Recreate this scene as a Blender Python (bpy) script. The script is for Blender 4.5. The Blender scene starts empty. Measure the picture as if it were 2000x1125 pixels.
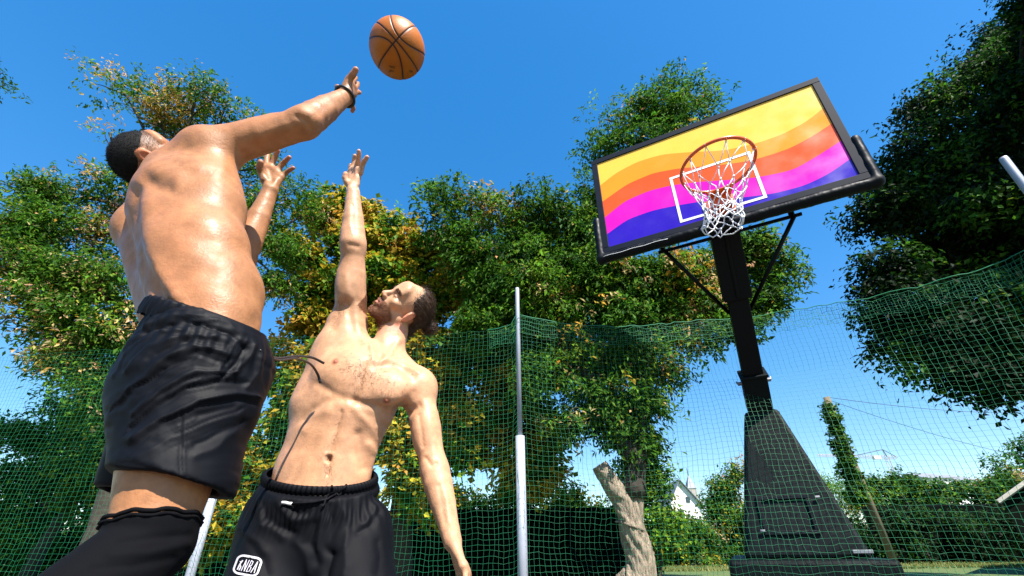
import bpy, bmesh, math, random, os
import numpy as np
from mathutils import Vector, Matrix
R = math.radians
SC = bpy.context.scene
COL = SC.collection
rng = np.random.default_rng(7)
random.seed(5)
QUICK = ''

# ------------------------------------------------------------------ camera model
FPX, CY, PITCH, ROLL, CAMH = 831.36, 650.0, R(26.95), R(-0.73), 0.70
CAM = np.array([0, 0, CAMH])
_F = np.array([0, math.cos(PITCH), math.sin(PITCH)])
_u = np.array([0, -math.sin(PITCH), math.cos(PITCH)]); _x = np.array([1, 0, 0.])
CX = math.cos(ROLL) * _x + math.sin(ROLL) * _u
CU = -math.sin(ROLL) * _x + math.cos(ROLL) * _u
CF = _F

def ray(px, py):
    return CF + CX * (px - 1000) / FPX - CU * (py - CY) / FPX

def P(px, py, d):            # sight line of the survey photo, d metres deep
    return CAM + ray(px, py) * d

def PY(px, py, Y):           # the same, met by the vertical plane y = Y
    r = ray(px, py)
    return CAM + r * (Y / r[1])

def project(V):
    W = V - CAM
    d = W @ CF
    return 1000 + FPX * (W @ CX) / d, CY - FPX * (W @ CU) / d, d

def cv(r, u, b):             # direction given as right, up, toward the camera
    v = CX * r + CU * u - CF * b
    return v / np.linalg.norm(v)

def nz(v):
    v = np.asarray(v, float)
    return v / np.linalg.norm(v)

# ------------------------------------------------------------------ objects
def tag(o, label=None, cat=None, group=None, kind=None):
    if label: o['label'] = label
    if cat: o['category'] = cat
    if group: o['group'] = group
    if kind: o['kind'] = kind
    return o

def empty(name, loc=(0, 0, 0)):
    o = bpy.data.objects.new(name, None)
    COL.objects.link(o)
    o.location = tuple(float(c) for c in loc)
    o.empty_display_size = 0.1
    return o

def link(name, me, parent=None):
    o = bpy.data.objects.new(name, me)
    COL.objects.link(o)
    if parent is not None:
        o.parent = parent
        o.matrix_parent_inverse = Matrix.Translation(-parent_loc(parent))
    return o

def parent_loc(p):
    return p.location.copy() if p.type == 'EMPTY' and p.parent is None else Vector((0, 0, 0))

def mesh_np(name, V, Fq, mats=(), smooth=True, midx=None, colors=None):
    V = np.asarray(V, np.float32); Fq = np.asarray(Fq, np.int32)
    k = Fq.shape[1]
    me = bpy.data.meshes.new(name)
    me.vertices.add(len(V)); me.vertices.foreach_set('co', V.ravel())
    me.loops.add(Fq.size); me.loops.foreach_set('vertex_index', Fq.ravel())
    me.polygons.add(len(Fq))
    me.polygons.foreach_set('loop_start', np.arange(0, Fq.size, k, dtype=np.int32))
    if midx is not None: me.polygons.foreach_set('material_index', np.asarray(midx, np.int32))
    me.polygons.foreach_set('use_smooth', np.full(len(Fq), smooth, bool))
    me.update(calc_edges=True)
    for m in mats: me.materials.append(m)
    if colors is not None:
        a = me.color_attributes.new('Col', 'FLOAT_COLOR', 'POINT')
        c = np.ones((len(V), 4), np.float32); c[:, :3] = colors
        a.data.foreach_set('color', c.ravel())
    me.validate()
    return me

class MB:
    """collects simple solids into one mesh"""
    def __init__(s): s.v = []; s.f = []; s.n = 0; s.m = []
    def add(s, V, Fs, mi=0):
        s.v.append(np.asarray(V, float)); s.f += [[i + s.n for i in f] for f in Fs]
        s.m += [mi] * len(Fs); s.n += len(V)
    def box(s, c, size, ax=None, mi=0):
        c = np.asarray(c, float); h = np.asarray(size) / 2
        A = np.eye(3) if ax is None else np.asarray(ax)
        V = [c + A.T @ (np.array([i, j, k]) * h) for i in (-1, 1) for j in (-1, 1) for k in (-1, 1)]
        s.add(V, [(0, 1, 3, 2), (4, 6, 7, 5), (0, 4, 5, 1), (2, 3, 7, 6), (0, 2, 6, 4), (1, 5, 7, 3)], mi)
    def tube(s, pts, rad, n=10, cap=True, mi=0, flat=None):
        pts = [np.asarray(p, float) for p in pts]
        rad = [rad] * len(pts) if np.isscalar(rad) else list(rad)
        V = []; T = []
        for i in range(len(pts)):
            t = nz(pts[min(i + 1, len(pts) - 1)] - pts[max(i - 1, 0)])
            T.append(t)
        a = np.cross(T[0], [0, 0, 1]) if abs(T[0][2]) < .9 else np.cross(T[0], [1, 0, 0])
        a = nz(a)
        for p, t, r in zip(pts, T, rad):
            a = nz(a - t * (a @ t)); b = np.cross(t, a)
            for k in range(n):
                an = 2 * math.pi * k / n
                V.append(p + r * (math.cos(an) * a + math.sin(an) * b))
        Fs = []
        for i in range(len(pts) - 1):
            for k in range(n):
                k2 = (k + 1) % n
                Fs.append((i * n + k, i * n + k2, (i + 1) * n + k2, (i + 1) * n + k))
        if cap:
            Fs.append(tuple(range(n - 1, -1, -1))); Fs.append(tuple((len(pts) - 1) * n + k for k in range(n)))
        s.add(V, Fs, mi)
    def build(s, name, mats, parent=None, smooth=False, bevel=0, auto=None):
        me = bpy.data.meshes.new(name)
        V = np.concatenate(s.v)
        me.from_pydata([tuple(map(float, v)) for v in V], [], s.f)
        me.polygons.foreach_set('material_index', np.array(s.m, np.int32))
        if smooth: me.polygons.foreach_set('use_smooth', np.ones(len(s.f), bool))
        me.update()
        if not isinstance(mats, (list, tuple)): mats = [mats]
        for m in mats: me.materials.append(m)
        o = link(name, me, parent)
        if bevel:
            b = o.modifiers.new('bevel', 'BEVEL'); b.width = bevel; b.segments = 2; b.limit_method = 'ANGLE'
            b.angle_limit = R(35)
        return o

# ------------------------------------------------------------------ noise
def vnoise(Pn, seed=0):
    Pn = np.asarray(Pn, float)
    i = np.floor(Pn).astype(np.int64); f = Pn - i; f = f * f * (3 - 2 * f)
    def h(a, b, c):
        n = (a * 374761393 + b * 668265263 + c * 2147483647 + seed * 144269504) & 0xffffffff
        n = ((n ^ (n >> 13)) * 1274126177) & 0xffffffff
        n = (n ^ (n >> 16)) & 0xffff
        return n / 65535.0
    r = 0
    for a in (0, 1):
        for b in (0, 1):
            for c in (0, 1):
                w = (f[:, 0] if a else 1 - f[:, 0]) * (f[:, 1] if b else 1 - f[:, 1]) * (f[:, 2] if c else 1 - f[:, 2])
                r = r + w * h(i[:, 0] + a, i[:, 1] + b, i[:, 2] + c)
    return r * 2 - 1

# ------------------------------------------------------------------ implicit surfaces
class Shape:
    """smoothly blended solids, meshed once as one continuous skin"""
    def __init__(s): s.pr = []
    def _put(s, fn, lo, hi, k, op): s.pr.append((fn, np.asarray(lo), np.asarray(hi), k, op))
    def cone(s, a, b, ra, rb, k=.02, op='u', n=None, flat=1.0):
        a = np.asarray(a, float); b = np.asarray(b, float)
        if n is None:
            def fn(Q):
                ba = b - a; t = np.clip(((Q - a) @ ba) / (ba @ ba), 0, 1)
                return np.linalg.norm(Q - a - t[:, None] * ba, axis=1) - (ra + (rb - ra) * t)
        else:
            n = nz(n); e = 1 / flat - 1
            ba = b - a; ba2 = ba + n * (ba @ n) * e
            def fn(Q):
                q = Q - a; q = q + np.outer(q @ n, n) * e
                t = np.clip((q @ ba2) / (ba2 @ ba2), 0, 1)
                return (np.linalg.norm(q - t[:, None] * ba2, axis=1) - (ra + (rb - ra) * t)) * flat ** .5
        r = max(ra, rb) * 1.02
        s._put(fn, np.minimum(a, b) - r, np.maximum(a, b) + r, k, op)
    def chain(s, pts, rad, k=.01, kk=.004, **kw):
        for i in range(len(pts) - 1):
            s.cone(pts[i], pts[i + 1], rad[i], rad[i + 1], k if (i == 0 or kk is None) else kk, **kw)
    def ell(s, c, rad, ax=None, k=.02, op='u'):
        c = np.asarray(c, float); rad = np.asarray(rad, float)
        A = np.eye(3) if ax is None else np.array([nz(v) for v in ax])
        def fn(Q):
            q = (Q - c) @ A.T
            k0 = np.linalg.norm(q / rad, axis=1); k1 = np.linalg.norm(q / rad ** 2, axis=1)
            return k0 * (k0 - 1) / np.maximum(k1, 1e-6)
        r = rad.max()
        ext = np.sqrt(((A * rad[:, None]) ** 2).sum(0))
        s._put(fn, c - ext, c + ext, k, op)
    def plane(s, p, n, k=.004):           # keep the side n points away from
        p = np.asarray(p, float); n = nz(n)
        s._put(lambda Q: (Q - p) @ n, np.full(3, -1e3), np.full(3, 1e3), k, 'i')
    def value(s, Q, sel=None):
        D = np.full(len(Q), .5)
        for fn, lo, hi, k, op in (s.pr if sel is None else sel):
            e = fn(Q)
            if op == 'u':
                h = np.clip(.5 + .5 * (D - e) / k, 0, 1)
                D = D * (1 - h) + e * h - k * h * (1 - h)
            elif op == 's':
                e = -e; h = np.clip(.5 - .5 * (D - e) / k, 0, 1)
                D = D * (1 - h) + e * h + k * h * (1 - h)
            else:
                h = np.clip(.5 - .5 * (D - e) / k, 0, 1)
                D = D * (1 - h) + e * h + k * h * (1 - h)
        return D
    def mesh(s, h=.004, n=24):
        U = [p for p in s.pr if p[4] == 'u']
        lo = np.min([p[1] for p in U], 0) - .02; hi = np.max([p[2] for p in U], 0) + .02
        G = np.ceil((hi - lo) / h / n).astype(int)
        S = 1 << 12
        ids = []; pos = []; quads = []
        g = np.arange(n + 1)
        gx, gy, gz = np.meshgrid(g, g, g, indexing='ij')
        loc = np.stack([gx.ravel(), gy.ravel(), gz.ravel()], 1)
        for bx in range(G[0]):
            for by in range(G[1]):
                for bz in range(G[2]):
                    o = np.array([bx, by, bz]) * n
                    b0 = lo + o * h; b1 = b0 + n * h
                    sel = [p for p in s.pr if np.all(p[1] - p[3] - .012 < b1) and np.all(p[2] + p[3] + .012 > b0)]
                    if not any(p[4] == 'u' for p in sel): continue
                    D = s.value(b0 + loc * h, sel).reshape(n + 1, n + 1, n + 1)
                    I = D < 0
                    if not I.any() or I.all(): continue
                    cnt = np.zeros((n, n, n)); acc = np.zeros((n, n, n, 3))
                    for ax in range(3):
                        for u in (0, 1):
                            for w in (0, 1):
                                sl0 = [slice(0, n)] * 3; oth = [a for a in range(3) if a != ax]
                                sl0[oth[0]] = slice(u, n + u); sl0[oth[1]] = slice(w, n + w)
                                sl1 = list(sl0); sl1[ax] = slice(1, n + 1)
                                d0 = D[tuple(sl0)]; d1 = D[tuple(sl1)]
                                c = (d0 < 0) != (d1 < 0)
                                t = np.where(c, d0 / np.where(c, d0 - d1, 1), 0)
                                cnt += c
                                acc[..., ax] += t * c
                                acc[..., oth[0]] += u * c; acc[..., oth[1]] += w * c
                    m = cnt > 0
                    ci = np.argwhere(m)
                    pos.append(lo + (ci + o + acc[m] / cnt[m][:, None]) * h)
                    gi = ci + o
                    ids.append((gi[:, 0] * S + gi[:, 1]) * S + gi[:, 2])
                    for ax in range(3):
                        sl0 = [slice(0, n)] * 3; sl1 = list(sl0); sl1[ax] = slice(1, n + 1)
                        a = I[tuple(sl0)]; b = I[tuple(sl1)]
                        for flag, mm in ((0, a & ~b), (1, b & ~a)):
                            e = np.argwhere(mm) + o
                            if not len(e): continue
                            o1, o2 = [(1, 2), (2, 0), (0, 1)][ax]
                            q = []
                            for du, dw in ((0, 0), (-1, 0), (-1, -1), (0, -1)):
                                t = e.copy(); t[:, o1] += du; t[:, o2] += dw
                                q.append((t[:, 0] * S + t[:, 1]) * S + t[:, 2])
                            if flag: q = q[::-1]
                            quads.append(np.stack(q, 1))
        ids = np.concatenate(ids); pos = np.concatenate(pos); quads = np.concatenate(quads)
        so = np.argsort(ids); ids = ids[so]; pos = pos[so]
        j = np.searchsorted(ids, quads); j = np.minimum(j, len(ids) - 1)
        ok = (ids[j] == quads).all(1)
        return pos, j[ok][:, ::1]

def normals(V, Fq):
    a = V[Fq[:, 0]]; b = V[Fq[:, 1]]; c = V[Fq[:, 2]]; d = V[Fq[:, 3]]
    n = np.cross(c - a, d - b)
    N = np.zeros_like(V)
    for k in range(4): np.add.at(N, Fq[:, k], n)
    return N / np.maximum(np.linalg.norm(N, axis=1), 1e-12)[:, None]

def relax(V, Fq, it=2, w=.5):
    for _ in range(it):
        A = np.zeros_like(V); c = np.zeros(len(V))
        for k in range(4):
            k2 = (k + 1) % 4
            np.add.at(A, Fq[:, k], V[Fq[:, k2]]); np.add.at(c, Fq[:, k], 1)
            np.add.at(A, Fq[:, k2], V[Fq[:, k]]); np.add.at(c, Fq[:, k2], 1)
        V = V * (1 - w) + w * A / np.maximum(c, 1)[:, None]
    return V

def polydist(x, y, pts):
    best = np.full(len(x), 1e9)
    if len(pts) == 1:
        return np.hypot(x - pts[0][0], y - pts[0][1])
    for (ax, ay), (bx, by) in zip(pts[:-1], pts[1:]):
        dx, dy = bx - ax, by - ay; L = dx * dx + dy * dy
        t = np.clip(((x - ax) * dx + (y - ay) * dy) / L, 0, 1)
        best = np.minimum(best, np.hypot(x - ax - t * dx, y - ay - t * dy))
    return best

def sculpt(V, N, strokes, amp=1.0, warp=0, sharp=0):
    """push the skin in or out along strokes of the side that was surveyed"""
    x, y, d = project(V)
    if warp:
        x = x + warp * vnoise(V * 17, 31) + warp * .5 * vnoise(V * 40, 32); y = y + warp * vnoise(V * 17, 33) + warp * .5 * vnoise(V * 40, 34)
    view = (CAM - V); view /= np.linalg.norm(view, axis=1)[:, None]
    fc = np.clip((N * view).sum(1) * 3 + .3, 0, 1)
    D = np.zeros(len(V))
    for pts, w, a in strokes:
        q = polydist(x, y, pts)
        D += a * ((1 - sharp) * np.exp(-(q / w) ** 2) + sharp * np.exp(-1.4 * q / w))
    return V + N * (D * fc * amp)[:, None]
# ------------------------------------------------------------------ materials
def lin(r, g, b):
    f = lambda c: c / 12.92 if c <= .04045 else ((c + .055) / 1.055) ** 2.4
    return (f(r / 255), f(g / 255), f(b / 255))

def mat(name, col=(.5, .5, .5), rough=.5, spec=.5, metal=0, noise=0, nscale=20, bump=0, bscale=60, bdist=.002,
        vcol=False, sss=0, coat=0, trans=0, col2=None, sheen=0, stretch=None, rnoise=0, rscale=30):
    m = bpy.data.materials.new(name); m.use_nodes = True
    nt = m.node_tree; N = nt.nodes; L = nt.links
    b = N['Principled BSDF']
    b.inputs['Base Color'].default_value = (*col, 1)
    b.inputs['Roughness'].default_value = rough
    b.inputs['Specular IOR Level'].default_value = spec
    b.inputs['Metallic'].default_value = metal
    if coat:
        b.inputs['Coat Weight'].default_value = coat; b.inputs['Coat Roughness'].default_value = .15
    if sheen: b.inputs['Sheen Weight'].default_value = sheen
    if sss:
        b.inputs['Subsurface Weight'].default_value = sss
        b.inputs['Subsurface Radius'].default_value = (1, .35, .18)
        b.inputs['Subsurface Scale'].default_value = .012
    tc = N.new('ShaderNodeTexCoord')
    src = tc.outputs['Object']
    if stretch:
        mp = N.new('ShaderNodeMapping'); mp.inputs['Scale'].default_value = stretch
        L.new(src, mp.inputs['Vector']); src = mp.outputs['Vector']
    base = None
    if vcol:
        a = N.new('ShaderNodeAttribute'); a.attribute_name = 'Col'; base = a.outputs['Color']
    if noise or col2:
        n = N.new('ShaderNodeTexNoise'); n.inputs['Scale'].default_value = nscale; n.inputs['Detail'].default_value = 6
        n.inputs['Roughness'].default_value = .62
        L.new(src, n.inputs['Vector'])
        mr = N.new('ShaderNodeMapRange'); mr.inputs['From Min'].default_value = .3; mr.inputs['From Max'].default_value = .7
        L.new(n.outputs['Fac'], mr.inputs['Value'])
        mx = N.new('ShaderNodeMix'); mx.data_type = 'RGBA'
        if col2:
            mx.inputs['A'].default_value = (*col, 1); mx.inputs['B'].default_value = (*col2, 1)
            L.new(mr.outputs['Result'], mx.inputs['Factor'])
            if base is not None: L.new(base, mx.inputs['A'])
        else:
            mx.blend_type = 'MULTIPLY'; mx.inputs['Factor'].default_value = 1
            if base is not None: L.new(base, mx.inputs['A'])
            else: mx.inputs['A'].default_value = (*col, 1)
            mr.inputs['To Min'].default_value = 1 - noise; mr.inputs['To Max'].default_value = 1 + noise * .4
            L.new(mr.outputs['Result'], mx.inputs['B'])
        base = mx.outputs['Result']
    if base is not None: L.new(base, b.inputs['Base Color'])
    if rnoise:
        n = N.new('ShaderNodeTexNoise'); n.inputs['Scale'].default_value = rscale; n.inputs['Detail'].default_value = 4
        L.new(src, n.inputs['Vector'])
        mr = N.new('ShaderNodeMapRange'); mr.inputs['From Min'].default_value = .3; mr.inputs['From Max'].default_value = .7
        mr.inputs['To Min'].default_value = rough - rnoise; mr.inputs['To Max'].default_value = rough + rnoise
        L.new(n.outputs['Fac'], mr.inputs['Value']); L.new(mr.outputs['Result'], b.inputs['Roughness'])
    if bump:
        n = N.new('ShaderNodeTexNoise'); n.inputs['Scale'].default_value = bscale; n.inputs['Detail'].default_value = 5
        L.new(src, n.inputs['Vector'])
        bm = N.new('ShaderNodeBump'); bm.inputs['Strength'].default_value = bump; bm.inputs['Distance'].default_value = bdist
        L.new(n.outputs['Fac'], bm.inputs['Height']); L.new(bm.outputs['Normal'], b.inputs['Normal'])
    if trans:
        out = N['Material Output']; t = N.new('ShaderNodeBsdfTranslucent'); ms = N.new('ShaderNodeMixShader')
        ms.inputs['Fac'].default_value = trans
        L.new(b.outputs['BSDF'], ms.inputs[1]); L.new(t.outputs['BSDF'], ms.inputs[2]); L.new(ms.outputs['Shader'], out.inputs['Surface'])
        if base is not None: L.new(base, t.inputs['Color'])
        else: t.inputs['Color'].default_value = (*col, 1)
    return m

M = {}
M['skin_tan'] = mat('tan skin', vcol=True, rough=.50, spec=.35, sss=.12, noise=.22, nscale=38, bump=.45, bscale=160, bdist=.0018, rnoise=.14, rscale=24)
M['skin_fair'] = mat('fair skin', vcol=True, rough=.50, spec=.36, sss=.12, noise=.22, nscale=42, bump=.40, bscale=160, bdist=.0018, rnoise=.14, rscale=26)
M['shorts_sheen'] = mat('black woven polyester', (.0016, .0020, .0040), rough=.60, spec=.13, noise=.2, nscale=30, bump=.3, bscale=700, bdist=.0006)
M['shorts_matt'] = mat('black jersey', (.0017, .0020, .0038), rough=.66, spec=.12, noise=.2, nscale=30, bump=.4, bscale=900, bdist=.0006)
M['knit'] = mat('black ribbed knit', (.0018, .0019, .0028), rough=.85, spec=.10, bump=.6, bscale=300, bdist=.0012, stretch=(1, 1, 6))
M['hair'] = mat('dark brown hair', (.055, .028, .014), rough=.5, spec=.30, noise=.5, nscale=90)
M['hair_black'] = mat('black hair', (.006, .0055, .0055), rough=.8, spec=.2)
M['beard'] = mat('ginger beard hair', (.20, .065, .018), rough=.5, spec=.5)
M['bodyhair'] = mat('body hair', (.07, .03, .014), rough=.5)
M['rubber'] = mat('black rubber', (.012, .012, .013), rough=.45)
M['white'] = mat('white print', (.46, .45, .52), rough=.5)
M['aglet'] = mat('aglet plastic', (.7, .7, .72), rough=.3)
M['eye'] = mat('eye', (.55, .52, .5), rough=.1)
M['shoe'] = mat('trainer fabric', (.05, .05, .055), rough=.6, noise=.3, nscale=60)
M['sole'] = mat('trainer sole', (.6, .6, .6), rough=.6)
# ------------------------------------------------------------------ people
def head(S, c, r, f, u, s=1.0, k=.012, es=1.0):
    """r = the person's right, f = where the face looks, u = crown"""
    r, f, u = nz(r), nz(f), nz(u)
    W = lambda x, y, z: c + s * (r * x + f * y + u * z)
    ax = [r, f, u]
    e = lambda p, q, kk=k, op='u', a=ax: S.ell(W(*p), np.array(q) * s, a, kk, op)
    e((0, -.012, .035), (.077, .098, .088))
    e((0, .030, -.040), (.060, .060, .082), .02)
    for m in (-1, 1):
        S.cone(W(.056 * m, -.002, -.052), W(.016 * m, .066, -.104), .018 * s, .016 * s, .02)
        e((.046 * m, .060, -.018), (.024, .020, .018), .016)          # cheekbone
        S.cone(W(.044 * m, .068, .024), W(.010 * m, .085, .020), .010 * s, .010 * s, .012)   # brow
    e((0, .072, -.106), (.022, .019, .018), .014)
    e((0, .070, .05), (.055, .022, .04), .02)                         # forehead
    for m in (-1, 1):
        e((.031 * m, .096, .000), (.019, .016, .013), .010, 's')      # orbit
        e((.031 * m, .073, .000), (.014, .013, .012), .003)           # lid over the eye
    S.cone(W(0, .084, .012), W(0, .106, -.027), .0090 * s, .0130 * s, .010)
    for m in (-1, 1): e((.013 * m, .100, -.033), (.0085, .011, .008), .005)
    for m in (-1, 1): e((.007 * m, .108, -.043), (.004, .006, .005), .002, 's')
    e((0, .083, -.060), (.026, .014, .022), .01)
    S.chain([W(-.024, .083, -.066), W(-.008, .096, -.060), W(.008, .096, -.060), W(.024, .083, -.066)], [.004 * s, .0065 * s, .0065 * s, .004 * s], .004)
    S.chain([W(-.020, .083, -.072), W(0, .095, -.076), W(.020, .083, -.072)], [.004 * s, .008 * s, .004 * s], .004)
    S.cone(W(-.019, .095, -.0672), W(.019, .095, -.0672), .0022 * s, .0022 * s, .002, 's')
    for m in (-1, 1):                                                  # ears
        a = nz(u * 1 - f * .25); b = nz(np.cross(r * m, a)); n = nz(r * m - f * .35)
        b = nz(np.cross(n, a))
        ec = W(.080 * m, -.012, -.008)
        S.ell(ec, np.array((.010, .018, .032)) * s * es, [n, b, a], .006)
        S.ell(ec + n * .010 * s * es + a * .004 * s, np.array((.007, .0105, .021)) * s * es, [n, b, a], .004, 's')
        S.ell(ec + n * .003 * s - a * .002 * s, np.array((.005, .004, .007)) * s, [n, b, a], .003)
        S.ell(ec - a * .028 * s + n * .002, np.array((.006, .009, .010)) * s, [n, b, a], .004)
    return W, ax

def local(V, c, r, f, u, s):
    q = V - c
    return np.stack([q @ nz(r), q @ nz(f), q @ nz(u)], 1) / s

def hand(S, wrist, knuckles, fingers, thumb, palm_n, wr=.026, k=.010):
    """palm from the wrist to each knuckle, five separate digits"""
    for kn in knuckles:
        S.cone(wrist, kn, wr * .62, .0125, k, n=palm_n, flat=.8)
    for a, b in zip(knuckles[:-1], knuckles[1:]):
        S.cone(a, b, .0125, .0125, k)
    for ch, r0 in fingers:
        rr = np.linspace(r0, r0 * .78, len(ch)) * 1.14
        S.chain(ch, rr, .004, .002)
    ch, r0 = thumb
    S.chain(ch, np.linspace(r0 * 1.3, r0 * .95, len(ch)), .008, .003)

def paint_base(V, col, seed=0, amt=.06):
    n = vnoise(V * 9, seed)[:, None]; n2 = vnoise(V * 30, seed + 3)[:, None]
    return np.asarray(col) * (1 + amt * n + amt * .6 * n2) * (1 + np.array([.02, -.03, -.05]) * n)

def mix(C, w, col):
    w = np.clip(w, 0, 1)[:, None]
    return C * (1 - w) + np.asarray(col) * w

def bvh_of(V, Fq):
    from mathutils.bvhtree import BVHTree
    return BVHTree.FromPolygons([tuple(v) for v in V.tolist()], Fq.tolist())

def hit(b, px, py, off=0.0):
    d = nz(ray(px, py))
    loc, n, i, t = b.ray_cast(Vector(CAM), Vector(d))
    if loc is None: return None, None
    n = np.array(n)
    if n @ d > 0: n = -n
    return np.array(loc) + n * off, n

def strands(name, roots, nrm, dirs, length, rad, material, parent, curl=.3, seg=3, lift=.35):
    """tapered hairs, three-sided, all of one growth in one mesh"""
    n = len(roots); L = length * rng.uniform(.6, 1.15, n)[:, None]
    d = dirs + nrm * lift + rng.normal(0, curl, (n, 3)); d /= np.linalg.norm(d, axis=1)[:, None]
    bend = rng.normal(0, curl * .8, (n, 3))
    P_ = [roots - nrm * .001]
    cur = d
    for i in range(seg):
        P_.append(P_[-1] + cur * L / seg); cur = cur + bend / seg - nrm * .12; cur /= np.linalg.norm(cur, axis=1)[:, None]
    a = np.cross(d, rng.normal(0, 1, (n, 3))); a /= np.linalg.norm(a, axis=1)[:, None]; b = np.cross(d, a)
    V = []
    for i, p in enumerate(P_):
        r = rad * (1 - .8 * i / seg)
        for k in range(3):
            an = 2 * math.pi * k / 3
            V.append(p + r * (math.cos(an) * a + math.sin(an) * b))
    V = np.stack(V, 1).reshape(-1, 3)
    m = 3 * (seg + 1); F_ = []
    for i in range(seg):
        for k in range(3):
            k2 = (k + 1) % 3
            F_.append((i * 3 + k, i * 3 + k2, (i + 1) * 3 + k2, (i + 1) * 3 + k))
    F_ = np.array(F_)[None] + (np.arange(n) * m)[:, None, None]
    me = mesh_np(name, V, F_.reshape(-1, 4), [material])
    return link(name, me, parent)

def scatter_hits(b, n, poly_fn):
    Rr, Nn = [], []
    for _ in range(n):
        x, y = poly_fn()
        p, nn = hit(b, x, y)
        if p is not None: Rr.append(p); Nn.append(nn)
    return np.array(Rr), np.array(Nn)

def drape_line(b, pts, r, off, n=8):
    out = []
    for x, y in pts:
        p, nn = hit(b, x, y, off)
        if p is not None: out.append(p)
    return out

def smooth_poly(pts, k=4):
    """Catmull-Rom through 3-D or 2-D points"""
    pts = [np.asarray(p, float) for p in pts]; q = [2 * pts[0] - pts[1]] + pts + [2 * pts[-1] - pts[-2]]
    out = []
    for i in range(1, len(q) - 2):
        for j in range(k):
            t = j / k
            out.append(.5 * ((2 * q[i]) + (q[i + 1] - q[i - 1]) * t + (2 * q[i - 1] - 5 * q[i] + 4 * q[i + 1] - q[i + 2]) * t * t
                             + (3 * q[i] - q[i - 1] - 3 * q[i + 1] + q[i + 2]) * t ** 3))
    out.append(pts[-1])
    return out

HB = .0034 if not QUICK else .005

def shoe(S_, ankle, fwd, parent, name='shoe'):
    up = np.array([0, 0, 1.]); fwd = nz(fwd); side = np.cross(fwd, up)
    sh = Shape(); g = ankle - up * .075
    sh.cone(g + fwd * -.045 + up * .03, g + fwd * .16 + up * .012, .040, .034, .02)
    sh.cone(g + up * .07, g + up * .02, .045, .045, .03)
    V, Q = sh.mesh(.006); Q2 = Q
    o = link(name, mesh_np(name, V, Q2, [M['shoe']]), parent)
    so = MB(); pts = []
    n = 24
    for lay, (zz, gr) in enumerate(((-.030, .0), (-.008, .003))):
        for i in range(n):
            a = 2 * math.pi * i / n
            x = math.cos(a) * .145 + .05; y = math.sin(a) * (.046 + .006 * math.cos(a))
            pts.append(g + fwd * x * .98 + side * y + up * zz)
    so.add(pts, [(i, (i + 1) % n, n + (i + 1) % n, n + i) for i in range(n)] + [tuple(range(n - 1, -1, -1)), tuple(range(n, 2 * n))])
    so.build('sole', M['sole'], o, smooth=False)
    return o

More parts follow.
